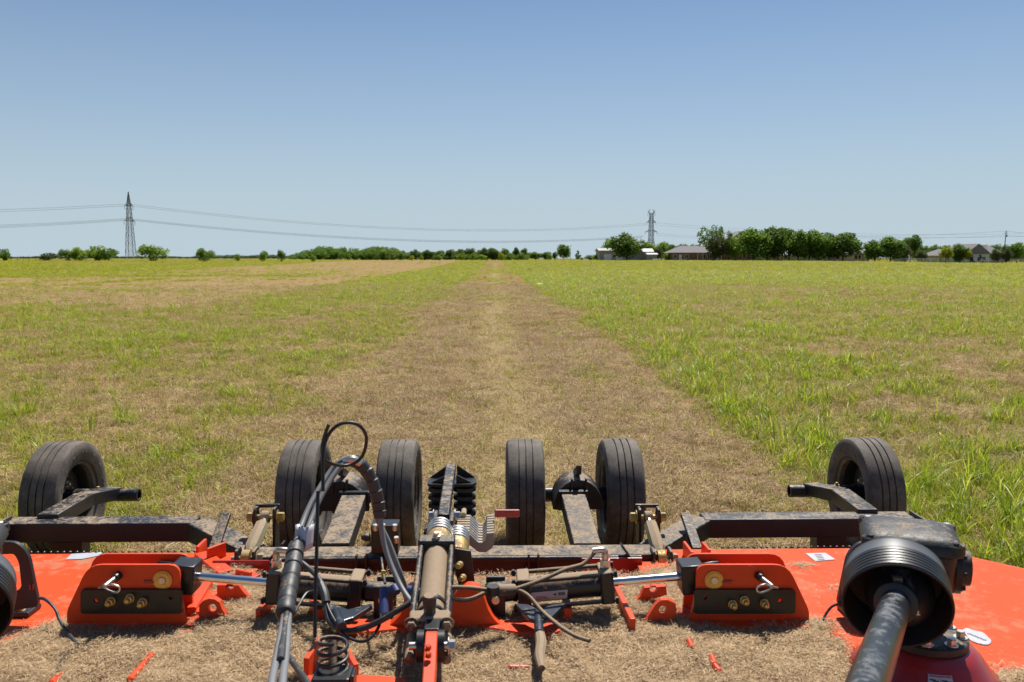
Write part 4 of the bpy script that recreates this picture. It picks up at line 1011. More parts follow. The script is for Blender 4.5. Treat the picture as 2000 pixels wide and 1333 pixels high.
for row in range(3): strip_label(1047, 1066+row*3, -.28-row*.12, -.24-row*.12, 'fine_print', 'ink', .0521)
tx = bpy.data.curves.new('barrel_lettering', 'FONT'); tx.body = 'C Y.MATIC'; tx.size = .030; tx.extrude = .0004; tx.space_character = 1.25
to = bpy.data.objects.new('barrel_lettering', tx); C.objects.link(to); to.parent = root
q = Rc-Rd*.16+Vector((0, -.026, .0445)); to.location = q-Vector(root.location); to.rotation_euler = (R(32), 0, -.0); to.rotation_euler.y = -math.atan2(Ld.z, 1)*0
tme = bpy.data.meshes.new_from_object(to); bpy.data.objects.remove(to); to = bpy.data.objects.new('barrel_lettering', tme); C.objects.link(to); to.parent = root
to.location = q-Vector(root.location); to.rotation_euler = (R(32), 0, 0); tme.materials.clear(); tme.materials.append(M['ink'])

# ---- red lift brackets on the wings
def bracket(s):
    br = bpy.data.objects.new('lift_bracket', None); C.objects.link(br); br.parent = root
    m = (lambda x: x) if s == 0 else (lambda x: 1712-x)   # photo pixels are mirrored about x = 856
    Yf, Yb = 3.17, 3.305
    br.location = Vector((P(m(250), 1200, Yf).x, Yf, DZ))-Vector(root.location)
    out = corner([(m(134), 1215), (m(134), 1190), (m(176), 1101), (m(354), 1101), (m(354), 1150), (m(367), 1215)], [4, 10, 26, 26, 0, 0])
    hole = (m(318), 1133, .012)
    slot = [(m(300), 1132), (m(292), 1137)]
    b = MB(); hs = [hole]
    o = pz(b, out, Yf, [hole, (m(190), 1171, .008), (m(328), 1165, .008)], .014)
    o.build('front_plate', 'red', br, 30, .0025)
    out2 = corner([(m(160), 1190), (m(186), 1080), (m(374), 1080), (m(374), 1128), (m(380), 1190)], [4, 26, 24, 0, 0])
    pz(MB(), out2, Yb, (), .014).build('rear_plate', 'red', br, 30, .0025)
    # slotted red eye beside the pin
    q = P(m(295), 1136, Yf-.0145); MB().box((q.x, Yf-.017, q.z), (.05, .006, .010)).build('slot_edge', 'darkred', br, 0, .001)
    blk = corner([(m(160), 1150), (m(358), 1150), (m(358), 1197), (m(160), 1197)], 7)
    pz(MB(), blk, Yf-.0165, [(m(190), 1171, .0085), (m(336), 1165, .0085)], .012).build('adapter_plate', 'blackclean', br, 30, .002)
    for px, py in ((218, 1174), (255, 1168), (280, 1176)) if s == 0 else ((1430-0, 1180), (1453, 1172), (1492, 1178)):
        q = P(px, py, Yf-.03)
        MB().lathe((q.x, Yf-.029, q.z), (0, -1, 0), [(0, .017), (.008, .017), (.0085, .014), (.024, .014), (.026, .009), (.040, .009), (.042, .006)], 16).build('bolt', 'brass', br)
    q = P(m(318), 1133, Yf-.014); MB().lathe((q.x, Yf-.015, q.z), (0, -1, 0), [(0, .036), (.004, .036), (.0045, .030), (.0075, .030)], 28).build('washer', 'brass', br)
    MB().lathe((q.x, Yb+.02, q.z), (0, -1, 0), [(0, .017), (.175, .017), (.182, .013)], 18).build('pin', 'zinc', br)
    # transport pin with hair clip
    a = P(m(232), 1124, Yf-.015); c = P(m(204), 1146, Yf-.10)
    MB().cyl(a, a+(c-a)*.3, .016, n=12).build('pin_sleeve', 'blackclean', br)
    MB().cyl(a+(c-a)*.28, c, .0095, n=12).build('transport_pin', 'zinc', br)
    e = c+Vector((0, -.004, 0)); k = 1 if s == 0 else -1
    MB().tube([e+Vector((-k*.022, 0, -.004)), e, e+Vector((k*.03, -.01, .014)), e+Vector((k*.058, -.012, .006)), e+Vector((k*.062, -.012, -.008)), e+Vector((k*.045, -.01, -.018)), e+Vector((k*.01, -.006, -.006))], .0032, 6, 5).build('hair_clip', 'zinc', br)
    b = MB(); f0, f1 = P(m(144), 1204, Yf), P(m(384), 1204, Yf)
    MB().box(((f0.x+f1.x)/2, (Yf+Yb)/2-.03, DZ+.004), (abs(f1.x-f0.x), .22, .008)).build('base_plate', 'red', br, 0, .002)
bracket(0); bracket(1)

# ---- hinge hooks and straps between centre deck and wings
def hook(pts, base, hole=None, th=.03, mat='red', n=0):
    Y = onh(*base, DZ).y; b = MB(); pz(b, pts, Y, [hole] if hole else (), th); b.build('hinge_hook', mat, root, 30, .003)
hook([(394, 1203), (394, 1176), (402, 1168), (412, 1164), (424, 1165), (433, 1171), (438, 1184), (446, 1196), (459, 1209), (425, 1206)], (425, 1206), (419, 1182, .017))
hook([(428, 1166), (428, 1138), (470, 1138), (478, 1150), (490, 1162), (512, 1176), (480, 1176)], (470, 1174), (453, 1141, .016))
hook([(1230, 1222), (1246, 1214), (1262, 1200), (1278, 1176), (1288, 1167), (1302, 1166), (1316, 1173), (1319, 1186), (1312, 1206), (1280, 1214)], (1280, 1216), (1292, 1186, .016))
hook([(1216, 1184), (1236, 1172), (1248, 1160), (1256, 1143), (1298, 1140), (1300, 1157), (1262, 1168)], (1250, 1178), (1274, 1146, .016))
def strap(px0, px1, z0, w, h, nm='hinge_strap', mat='red', z1=None):
    a = onh(*px0, z0); c = onh(*px1, z1 if z1 is not None else z0); MB().beam(a, c, w, h).build(nm, mat, root, 0, .003)
strap((374, 1196), (408, 1140), DZ+.02, .035, .04); strap((388, 1200), (414, 1158), DZ+.012, .05, .02)
strap((504, 1208), (540, 1178), DZ+.02, .022, .07); strap((1236, 1224), (1200, 1150), DZ+.03, .022, .06)
strap((394, 1082), (442, 1120), DZ+.012, .07, .02); strap((1400, 1082), (1345, 1104), DZ+.012, .05, .02)
strap((405, 1087), (440, 1074), DZ+.03, .014, .075); strap((1336, 1072), (1352, 1094), DZ+.03, .014, .075); strap((385, 1080), (402, 1064), DZ+.02, .014, .06); strap((1372, 1070), (1386, 1086), DZ+.02, .014, .06)
strap((500, 1130), (462, 1122), DZ+.015, .06, .02); strap((462, 1118), (490, 1124), DZ+.03, .018, .03)
strap((1104, 1178), (1110, 1204), DZ+.03, .03, .06, 'rib'); strap((612, 1182), (624, 1206), DZ+.03, .03, .06, 'rib')
strap((560, 1150), (600, 1148), DZ+.015, .05, .02)
# ---- centre gussets: two tall curved red plates
g1_ = smooth_poly([(884, 1222), (884, 1170), (893, 1146), (915, 1136), (936, 1140), (946, 1158), (954, 1182), (972, 1206), (1006, 1224), (990, 1229), (930, 1226)], 3)
Yg = onh(930, 1226, DZ).y
pz(MB(), g1_, Yg, (), .05).build('tower_gusset', 'red', root, 30, .003)
g2_ = smooth_poly([(754, 1222), (786, 1190), (792, 1160), (796, 1142), (812, 1136), (826, 1146), (826, 1190), (826, 1222), (790, 1224)], 3)
pz(MB(), g2_, Yg, (), .05).build('tower_gusset', 'red', root, 30, .003)
for s, pts in ((0, [(655, 1230), (700, 1209), (762, 1209), (800, 1226), (700, 1236)]), (1, [(905, 1210), (1000, 1212), (1090, 1212), (1104, 1228), (1080, 1236), (1020, 1236), (940, 1222)])):
    flat(MB(), pts, DZ+.034, th=.02).build('tower_base', 'red', root, 0, .002)
# spreader plates with their posts
for s, pts, post in ((0, [(636, 1178), (656, 1180), (680, 1190), (726, 1178), (728, 1182), (690, 1206), (664, 1214), (642, 1200)], ((655, 1196), (668, 1226))),
                     (1, [(1004, 1178), (1030, 1180), (1052, 1190), (1080, 1180), (1106, 1177), (1076, 1206), (1058, 1212), (1034, 1208)], ((1051, 1196), (1053, 1238)))):
    flat(MB(), pts, DZ+.10, th=.018).build('spreader_plate', 'blueblack', root, 0, .004)
    a, c = P(*post[0], 3.05), P(*post[1], 2.88); MB().cyl(a, c, .017, n=14).build('post', 'blueblack', root)
a = P(1053, 1236, 2.90); c = P(1058, 1306, 2.66); MB().tube([a, a.lerp(c, .35)+Vector((.004, 0, .004)), a.lerp(c, .7)-Vector((.004, 0, 0)), c], [.018, .020, .018, .012], 9, 5).build('caked_post_end', 'dirtcyl', root)
# half-buried red handles
G_ = 'red_handle'
for a_, c_ in (((992, 1305), (1034, 1305)), ((252, 1330), (298, 1277)), ((1344, 1250), (1353, 1268)), ((1389, 1281), (1396, 1300)), ((1394, 1298), (1406, 1314)), ((98, 1336), (120, 1318))):
    p, q = onh(*a_, DZ+.026), onh(*c_, DZ+.018); r = .011
    d = (q-p).normalized(); L_ = (q-p).length
    MB().lathe(p, d, [(0, .006), (.006, r), (L_-.006, r), (L_, .006)], 14).build('red_handle', 'redgrip' if a_[0] == 992 else 'red', root)

# ---- lift cylinder in the middle
fc, rc = P(840, 1224, 2.75), P(853, 1083, 3.20); d = (rc-fc).normalized(); u, v, _ = basis(d); up = v if v.z > 0 else -v; sx = Vector((1, 0, 0))
lc = bpy.data.objects.new('lift_cylinder', None); C.objects.link(lc); lc.parent = root; lc.location = fc-Vector(root.location)
MB().cyl(fc, rc, .047, n=36).build('barrel', 'dirtcyl', lc)
MB().lathe(fc+d*.045, d, [(0, .0515), (.012, .0515)], 36).build('barrel_band', 'blackclean', lc); MB().lathe(fc+d*.10, d, [(0, .0512), (.016, .0512)], 36).build('barrel_band', 'blackclean', lc)
MB().beam(fc-d*.035, fc+d*.02, .135, .105).build('front_cap', 'dirtcyl', lc, 30, .008)
MB().beam(rc-d*.01, rc+d*.05, .142, .12).build('rear_cap', 'black', lc, 30, .008)
for k in (-1, 1):
    for j in (-1, 1):
        o_ = sx*.058*k+up*.040*j
        MB().cyl(fc-d*.04+o_, rc+d*.05+o_, .010, n=12).build('tie_rod', 'dirty', lc)
        MB().hexbolt(fc-d*.04+o_, -d, .017, .018).build('tie_nut', 'dirtcyl', lc)
t = rc+up*.06+d*.02; MB().lathe(t, up, [(0, .016), (.014, .016), (.015, .012), (.024, .010)], 14).build('port_plug', 'zinc', lc)
t = fc+up*.05+sx*.0; MB().cyl(t, t+up*.04, .02, n=6).lathe(t+up*.03, up, [(0, .022), (.03, .024), (.04, .018)], 14).build('port_fitting', 'tanhose', lc)
# front clevis
for k in (-1, 1):
    a = fc-d*.03+sx*.045*k; c = P(843+k*27, 1262, 2.60)
    MB().cyl(fc-d*.04+sx*.058*k-up*.01, fc-d*.15+sx*.058*k-up*.02, .017, n=14).build('clevis_rod', 'dirtcyl', root)
    q = P(842+k*20, 1262, 2.62); MB().lathe(q-Vector((.011, 0, 0)), (1, 0, 0), [(0, .050), (.022, .050)], 28).build('clevis_plate', 'blackclean', root, 30)
q = P(842, 1262, 2.62); MB().cyl(q-Vector((.07, 0, 0)), q+Vector((.075, 0, 0)), .013, n=12).hexbolt(q+Vector((.055, 0, 0)), (1, 0, 0), .02, .02).build('clevis_pin', 'zinc', root)
MB().box(q+Vector((0, .06, .01)), (.05, .09, .08)).build('clevis_block', 'blackclean', root, 0, .006)
# upright red link from the A-frame
l0 = P(843, 1256, 2.60); l1 = P(836, 1372, 2.36)
MB().beam(l0, l1, .038, .07).lathe(l0-Vector((.019, 0, 0)), (1, 0, 0), [(0, .035), (.038, .035)], 20).build('a_frame_link', 'red', root, 30, .004)
MB().hexbolt(P(838, 1268, 2.55)+Vector((0, -.02, .012)), (0, -.5, 1), .008, .01).build('link_bolt', 'red', root)
MB().hexbolt(P(838, 1284, 2.5)+Vector((0, -.02, .015)), (0, -.5, 1), .008, .01).build('link_bolt', 'red', root)
# brass collars and stroke stops
cc = rc+d*.10
for k, (px, py) in enumerate(((858, 1052), (893, 1066))):
    q = P(px, py, 3.36+.0*k); r = .050 if k == 0 else .046
    MB().lathe(q-d*.085, d, [(0, r*.96), (.004, r), (.085, r*1.02), (.088, r*.9)], 30).build('collar', 'brass', root)
    for j in range(4): MB().lathe(q+d*(.006+j*.020), d, [(0, r*1.0), (.003, r*1.07), (.014, r*1.07), (.017, r*1.0)], 30).build('collar_ring', 'alu', root)
MB().plate([(-.0, -.02), (.06, -.03), (.075, -.16), (.04, -.26), (-.0, -.12)], [], tuple(rc+Vector((.072, -.01, .05))), (1, 0, 0), (0, 0, 1), .012).build('guard_plate', 'black', root, 0, .002)
for px, py in ((899, 1103), (905, 1128)):
    q = P(px, py, 3.12); MB().lathe(q, (-.2, -1, .2), [(0, .013), (.03, .013), (.031, .010), (.045, .009)], 12).build('sensor_bolt', 'brass', root)
MB().tube([P(899, 1140, 3.14), P(897, 1150, 3.12), P(897, 1160, 3.12)], .006, 6, 3).build('drain_tube', 'black', root)
prof_ = [(x_, z_*.74) for x_, z_ in [(0, 0), (.055, 0), (.078, -.032), (.094, -.050), (.110, -.052), (.121, -.036), (.128, .0), (.158, .004), (.160, -.05), (.150, -.085), (.125, -.108), (.095, -.106), (.05, -.060), (0, -.055)]]
sb = P(894, 1006, 3.64); nsp = 8
for k in range(nsp):
    o_ = sb+Vector((0, -.0245*k, -.003*k))
    MB().plate(prof_, [], tuple(o_), (1, 0, 0), (0, .05, 1), .0238).build('stroke_stop', 'castgrey', root, 30, .0016)
q = P(975, 1003, 3.58); e = P(1015, 1003, 3.58); MB().beam(q-Vector((.02, 0, 0)), e, .016, .034).build('stop_handle', 'redgrip', root, 0, .006)
q = P(906, 1000, 3.66); MB().cyl(q-Vector((0, .05, 0)), q+Vector((0, .02, 0)), .012, n=10).build('stop_pivot', 'goldlink', root)
# rod clevis and the lever bar to the spring tower
a = P(865, 1030, 3.42); c = P(868, 1008, 3.62)
for k in (-1, 1):
    MB().beam(a+Vector((k*.034, 0, 0)), c+Vector((k*.036, 0, 0)), .018, .055).build('rod_ear', 'black', root, 0, .006)
    MB().hexbolt(c+Vector((k*.045, 0, 0)), (k, 0, 0), .020, .022).build('rod_pin', 'zinc', root)
MB().cyl(rc, P(862, 1040, 3.38), .03, n=18).build('piston_rod', 'brass', root)
top_ = P(881, 913, 4.52); MB().beam(P(866, 1016, 3.60), top_, .050, .050).build('lever_bar', 'black', root, 30, .006)
tw = P(883, 943, 4.55)
seat = [(-.130, -.06), (-.115, -.085), (-.07, -.09), (.07, -.09), (.115, -.085), (.130, -.06), (.132, .04), (.10, .075), (-.10, .075), (-.132, .04)]
MB().plate(corner(seat, .02), [circ(-.062, .0, .024), circ(.062, .0, .024)], (tw.x, tw.y, tw.z), (1, 0, 0), (0, 1, 0), .014).build('spring_seat', 'blackclean', root, 0, .004)
for k in (-1, 1):
    MB().plate([(0, .015), (.10, .015), (0, .085)] if k > 0 else [(-.10, .015), (0, .015), (0, .085)], [], (tw.x+k*.025, tw.y+.06, tw.z), (1, 0, 0), (0, 0, 1), .012).build('seat_web', 'blackclean', root, 0, .002)
    MB().plate([(0, .015), (.085, .015), (0, .06)] if k > 0 else [(-.085, .015), (0, .015), (0, .06)], [], (tw.x+k*.025, tw.y-.05, tw.z), (1, 0, 0), (0, 0, 1), .012).build('seat_web', 'blackclean', root, 0, .002)
    x = tw.x+k*.068; pr = []
    for j in range(5):
        z = -.012-.045*j; pr += [(-z, .040), (-z+.008, .060), (-z+.028, .062), (-z+.038, .042)]
    MB().lathe((x, tw.y-.005, tw.z), (0, 0, -1), pr, 28).build('rubber_spring', 'blackclean', root, 40)
MB().box((tw.x, tw.y, tw.z-.255), (.30, .20, .02)).build('spring_base', 'black', root, 0, .004)
MB().box((tw.x, 4.28, .30), (.10, .62, .05)).build('tower_beam', 'black', root, 0, .006)
# ---- valve block, left of the lift cylinder
q = P(752, 1052, 3.86); vb = MB().box(q+Vector((0, .03, 0)), (.125, .10, .135)).build('valve_block', 'blackclean', root, 0, .006)
for px, py in ((733, 1028), (748, 1027), (771, 1028), (774, 1052)):
    r_q = P(px, py, 3.80); MB().lathe(r_q, (0, -.2, 1), [(-.02, .012), (.006, .012), (.008, .009)], 10).build('block_bolt', 'zinc', vb)
MB().lathe(P(723, 1050, 3.83), (-1, 0, 0), [(0, .016), (.02, .02), (.04, .010)], 12).build('block_plug', 'black', vb)
# ---- hoses
def hose(pts, r, mat, nm='hydraulic_hose', n=9, sub=7, par=None): return MB().tube([P(*p) for p in pts], r, n, sub).build(nm, mat, par or root, 60)
hose([(524, 1400, 1.75), (531, 1333, 1.9), (545, 1260, 2.15), (560, 1175, 2.45), (568, 1100, 2.66), (588, 1030, 2.84), (612, 975, 2.95), (645, 922, 3.05), (668, 900, 3.08), (690, 896, 3.1), (716, 914, 3.1), (735, 955, 3.1), (742, 1010, 3.08), (752, 1070, 3.05), (775, 1130, 2.98), (800, 1172, 2.9), (832, 1204, 2.80)], .0098, 'greyhose')
hose([(546, 1400, 1.75), (552, 1333, 1.9), (560, 1260, 2.15), (566, 1175, 2.45), (580, 1100, 2.68), (606, 1020, 2.86), (630, 965, 2.96), (660, 918, 3.04), (685, 902, 3.07), (708, 916, 3.09), (726, 960, 3.1), (736, 1010, 3.1), (760, 1062, 3.08), (778, 1110, 3.05), (790, 1145, 3.05), (792, 1165, 3.08)], .0098, 'greyhose')
hose([(548, 1290, 2.02), (556, 1230, 2.25), (568, 1150, 2.52), (586, 1080, 2.72), (610, 1022, 2.86)], .0105, 'hose')
# wrap sleeves: overlapping turns of spiral wrap
def wrap(pts, r, turns, nm='spiral_wrap'):
    p = [P(*q) for q in pts]; m = len(p)-1
    for k in range(turns):
        t0, t1 = k/turns, (k+1.18)/turns
        f = lambda t: (lambda i, u: p[min(i, m)].lerp(p[min(i+1, m)], u))(int(min(t, .9999)*m), min(t, .9999)*m-int(min(t, .9999)*m))
        a, c = f(t0), f(min(t1, 1)); dd = c-a
        MB().lathe(a, dd, [(0, r*.86), (dd.length*.12, r*1.08), (dd.length, r*.90)], 16).build(nm, 'hose', root, 40)
wrap([(557, 1200, 2.36), (562, 1160, 2.48), (572, 1110, 2.62), (578, 1066, 2.72)], .027, 6)
wrap([(690, 899, 3.09), (712, 912, 3.10), (730, 945, 3.10), (740, 985, 3.10), (742, 1012, 3.09)], .024, 7)
MB().tube([P(672, 902, 3.07), P(688, 897, 3.07), P(704, 905, 3.08)], .015, 10, 5).build('hose_collar', 'zinc', root)
MB().tube([P(812, 1186, 2.87), P(823, 1196, 2.83), P(834, 1208, 2.78)], .015, 10, 3).build('hose_end', 'tanhose', root)
q = P(839, 1214, 2.77); MB().tube([P(832, 1205, 2.79), q, q-up*.04], [.017, .019, .017], 10, 4).build('elbow_fitting', 'tanhose', root)
# stiff black whip coiled above the hoses
hose([(642, 829, 2.92), (633, 855, 2.92), (629, 880, 2.92), (634, 897, 2.93), (648, 906, 2.95), (672, 910, 3.0), (694, 904, 3.02), (708, 890, 3.0), (715, 868, 2.98), (714, 848, 2.97), (702, 832, 2.96), (684, 826, 2.95), (664, 829, 2.94), (647, 842, 2.93), (636, 862, 2.92), (631, 890, 2.90), (631, 960, 2.85)], .0062, 'cable', 'coiled_cable', 8, 8)
hose([(621, 960, 2.88), (619, 1060, 2.8), (616, 1160, 2.72), (615, 1246, 2.66)], .0062, 'cable', 'tie_rope', 8, 3)
# white tag on the hoses
q = P(594, 1050, 2.78); b = MB()
vs = [(q.x+(i-3)*.010, q.y-.02+.012*sin(i*1.3)+.008*j, q.z+(j-2)*.018+.004*cos(i)) for j in range(5) for i in range(7)]
b.add(vs, [(j*7+i, j*7+i+1, j*7+i+8, j*7+i+7) for j in range(4) for i in range(6)])
o = b.build('hose_tag', 'whitetag', root, 60); sm = o.modifiers.new('solid', 'SOLIDIFY'); sm.thickness = .0012
# hoses to the two wing cylinders
Lf = Lg+Ld*.012+Lup*.06; Rf = Rg+Rd*.012+Rup*.06; Lf2 = Le-Ld*.01+Lup*.06; Rf2 = Re-Rd*.01+Rup*.06
def hose3(pts, r, mat, nm='hydraulic_hose'): return MB().tube(pts, r, 9, 7).build(nm, mat, root, 60)
for q, k in ((Lf, 1), (Rf, -1)):
    MB().tube([q+Vector((0, 0, .02)), q+Vector((0, 0, .062)), q+Vector((k*.012, -.008, .075)), q+Vector((k*.05, -.01, .072))], .0125, 10, 4).build('elbow_fitting', 'zinc', root)
hose3([Lf+Vector((.04, -.01, .072)), P(600, 1108, 3.2), P(622, 1130, 3.12), P(634, 1160, 3.05), P(637, 1190, 3.0), P(645, 1216, 2.95), P(670, 1231, 2.9), P(705, 1229, 2.88), P(745, 1212, 2.86), P(775, 1194, 2.86), P(800, 1178, 2.88)], .0105, 'hose')
hose3([P(630, 1145, 3.08), P(640, 1185, 3.0), P(655, 1215, 2.93), P(672, 1240, 2.86), P(700, 1253, 2.82), P(722, 1248, 2.82), P(740, 1224, 2.86), P(744, 1200, 2.9)], .0055, 'cable', 'cable')
MB().tube([P(627, 1142, 3.09), P(634, 1160, 3.05), P(637, 1178, 3.02)], .0165, 10, 4).build('hose_sleeve', 'hose', root)
hose3([Rf+Vector((-.04, -.01, .072)), P(1140, 1101, 3.2), P(1105, 1112, 3.16), P(1060, 1132, 3.12), P(1008, 1150, 3.08), P(985, 1152, 3.06), P(960, 1153, 3.05), P(910, 1148, 3.0), P(870, 1150, 2.98), P(830, 1168, 2.96)], .0080, 'tanhose')
hose3([P(1040, 1200, 3.0), P(1120, 1240, 2.85), P(1096, 1226, 2.9), P(1060, 1196, 3.0), P(1030, 1163, 3.06), P(1005, 1152, 3.08), P(985, 1154, 3.06), P(950, 1158, 3.05), P(915, 1172, 3.0), P(880, 1170, 2.97), P(830, 1160, 2.96)][2:], .0080, 'tanhose')
hose3([P(1096, 1226, 2.9), P(1125, 1243, 2.84), P(1152, 1252, 2.80)], .0075, 'tanhose')
MB().tube([P(965, 1153, 3.05), P(985, 1153, 3.06), P(1004, 1152, 3.08)], .021, 12, 4).build('hose_sleeve', 'tanhose', root)
MB().tube([P(963, 1145, 3.03), P(963, 1162, 3.03)], .024, 10, 1).build('cable_tie', 'cable', root)
MB().tube([P(622, 1154, 3.03), P(600, 1158, 3.02), P(585, 1180, 2.95), P(570, 1208, 2.84), P(562, 1220, 2.8)], .005, 7, 5).build('cable', 'cable', root)
hose3([P(558, 1275, 2.3), P(580, 1305, 2.2), P(604, 1340, 2.05), P(620, 1380, 1.95)], .0085, 'hose')
for pts, nm in ((((750, 1150, 3.02), (750, 1200, 2.95)), 'blue_sleeve'), (((797, 1153, 3.0), (829, 1160, 2.97)), 'blue_sleeve'), (((768, 1146, 3.06), (775, 1158, 3.04)), 'blue_sleeve')):
    MB().cyl(P(*pts[0]), P(*pts[1]), .017, n=14).build(nm, 'bluesleeve', root)
MB().tube([P(745, 1090, 3.2), P(748, 1112, 3.15), P(752, 1140, 3.05)], .005, 6, 3).build('strap_tail', 'black', root)
q = P(749, 1122, 3.12); MB().box(q, (.016, .006, .03)).build('strap_tag', 'yellow', root, 0)
# ---- return spring at the front left with its mount
s0 = P(650, 1322, 2.60); s1 = P(650, 1246, 2.66); n = 96; pts = []
for k in range(n+1):
    t = k/n; a = 2*pi*3.6*t+1.2; c = s0.lerp(s1, t); rr = .046*(1 if t > .03 else .9); pts.append(c+Vector((cos(a)*rr, sin(a)*rr, 0)))
MB().tube(pts, .0065, 8, 1).build('coil_spring', 'black', root)
MB().cyl(s0, s1-Vector((0, 0, .01)), .013, n=12).build('spring_rod', 'tanhose', root)
q = P(650, 1318, 2.59); MB().box(q+Vector((0, .0, -.004)), (.12, .10, .028)).build('spring_mount', 'blackclean', root, 0, .008)
MB().box(q+Vector((0, -.03, -.06)), (.13, .02, .10)).build('mount_face', 'red', root, 0, .004)
for dx in (-.033, .03): MB().hexbolt(q+Vector((dx, -.042, -.045)), (0, -1, .1), .016, .016).build('mount_bolt', 'brass', root)
MB().box(q+Vector((.068, -.02, -.01)), (.012, .06, .06)).build('mount_ear', 'blackclean', root, 0, .004)
flat(MB(), [(598, 1318), (690, 1316), (790, 1322), (800, 1400), (560, 1400)], DZ+.05, th=.05).build('a_frame_foot', 'red', root, 0, .006)
strap((598, 1312), (626, 1268), DZ+.06, .018, .09, 'foot_web'); strap((696, 1318), (680, 1290), DZ+.05, .018, .07, 'foot_web')

# ---- wing gearboxes, shields and drive shafts
MX = lambda x, s: x if s else 2*(-.196)-x
def gearbox(s):
    def Q(px, py, Y):
        p = P(px, py, Y); p.x = MX(p.x, s); return p
    def Dv(v): v = Vector(v); v.x = v.x if s else -v.x; return v
    k = 1 if s else -1
    A0, A1 = Q(1752, 1172, 2.50), Q(1692, 1345, 1.76); d = (A1-A0).normalized(); bd = Dv((-.34, -.88, -.32)).normalized(); ho = Dv((-.34, -.90, -.19)).normalized(); AB = Q(1752, 1186, 2.50)
    ped = Q(1806, 1262, 2.74); ped.z = DZ; ped.x -= 0 if s else .07
    gb = bpy.data.objects.new('wing_gearbox', None); C.objects.link(gb); gb.parent = root; gb.location = ped-Vector(root.location)
    yaw = math.atan2(bd.x, -bd.y); Rz = Matrix.Rotation(yaw, 3, 'Z')
    if s:
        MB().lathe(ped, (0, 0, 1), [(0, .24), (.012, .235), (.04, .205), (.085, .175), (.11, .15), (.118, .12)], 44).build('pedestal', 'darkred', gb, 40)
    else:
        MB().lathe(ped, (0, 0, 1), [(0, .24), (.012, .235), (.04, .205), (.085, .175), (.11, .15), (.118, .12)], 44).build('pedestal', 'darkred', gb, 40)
    MB().lathe(ped+Vector((0, 0, .118)), (0, 0, 1), [(0, .132), (.022, .132), (.026, .126), (.03, .09)], 40).build('flange', 'gear', gb)
    for j in range(8):
        a = j*pi/4+.35; MB().hexbolt(ped+Vector((cos(a)*.105, sin(a)*.105, .146)), (0, 0, 1), .015, .02).build('flange_bolt', 'zinc', gb)
    top = A0-ho*.285; cz = top.z-.022
    # housing: waisted casting with a broad lid
    hc = Vector((top.x+.062*k, top.y, cz)); b = MB()
    def sect(z, wx, wy, r, n=5):
        out = []
        for cx_, cy_, a0 in ((1, 1, 0), (-1, 1, pi/2), (-1, -1, pi), (1, -1, 3*pi/2)):
            for i in range(n+1):
                a = a0+pi/2*i/n; out.append(Rz @ Vector((cx_*(wx-r)+r*cos(a), cy_*(wy-r)+r*sin(a), 0))+Vector((hc.x, hc.y, z)))
        return out
    def loft(secs):
        b = MB(); vs = [p for q in secs for p in q]; m = len(secs[0]); fs = []
        for i in range(len(secs)-1):
            for j in range(m): fs.append((i*m+j, i*m+(j+1) % m, (i+1)*m+(j+1) % m, (i+1)*m+j))
        fs += [tuple(reversed(range(m))), tuple((len(secs)-1)*m+j for j in range(m))]; return b.add(vs, fs)
    zb, zt = ped.z+.14, cz+.105
    loft([sect(zb, .075, .075, .05), sect(zb+.07, .09, .09, .05), sect(cz-.07, .125, .12, .045), sect(cz+.04, .135, .125, .04), sect(cz+.055, .135, .125, .04)]).build('housing', 'gear', gb, 40, .003)
    lid = loft([sect(cz+.058, .152, .136, .045), sect(cz+.078, .152, .136, .045), sect(cz+.102, .140, .124, .045), sect(cz+.113, .115, .10, .045), sect(cz+.117, .06, .055, .04)]).build('lid', 'gear', gb, 40, .003)
    for sx_, sy_ in ((-1, -1), (1, -1), (-1, 1), (1, 1)):
        q = Rz @ Vector((sx_*.124, sy_*.108, 0))+Vector((hc.x, hc.y, cz+.080))
        MB().lathe(q, (0, 0, 1), [(-.01, .030), (.016, .030), (.020, .026), (.016, .019)], 18, False).build('bolt_boss', 'gear', lid)
        MB().hexbolt(q+Vector((0, 0, .008)), (0, 0, 1), .013, .014).build('lid_bolt', 'blackclean' if sy_ < 0 else 'zinc', lid)
    # ribbed side flange and output cap
    rx = Rz @ Vector((1, 0, 0)); ry = Rz @ Vector((0, 1, 0)); side = hc+rx*.135*k+Vector((0, 0, -.01))
    MB().lathe(side, rx*k, [(0, .085), (.02, .085), (.026, .06), (.05, .055), (.055, .03)], 26).build('side_cover', 'gear', gb)
    for j in range(8):
        a = j*pi/4; q = side+ry*.072*cos(a)+Vector((0, 0, .072*sin(a)))+rx*.02*k; MB().hexbolt(q, rx*k, .008, .01, False).build('cover_bolt', 'gear', gb)
    MB().cyl(A0-bd*.26, A0-bd*.08, .04, n=20).build('input_shaft', 'gear', gb)
    # bell shield: smooth band, ribbed band, open mouth
    pb = [(-.205, .10), (-.195, .146), (-.185, .156), (-.182, .160), (-.176, .158), (-.118, .161)]
    pr = [(-.120, .150), (-.118, .166)]
    for j in range(6): pr += [(-.11+j*.017, .1675), (-.11+j*.017+.011, .1675), (-.11+j*.017+.0135, .1635)]
    pr += [(-.006, .1685), (0, .166), (-.002, .160), (-.03, .157), (-.17, .148), (-.185, .05)]
    sc_ = lambda l: [(a_*.80, r_*.95) for a_, r_ in l]
    MB().lathe(AB, bd, sc_(pb), 64, False).build('shield_band', 'greyband', gb, 32)
    MB().lathe(AB, bd, sc_(pr), 64, False).build('shield', 'plastic', gb, 32)
    # shaft cone guard and tube
    MB().lathe(A0-d*.115, d, [(0, .090), (.012, .100), (.03, .103), (.055, .098), (.085, .084), (.11, .066), (.125, .058), (.15, .057), (.16, .052)], 44).build('cone_guard', 'tubepl', gb, 35)
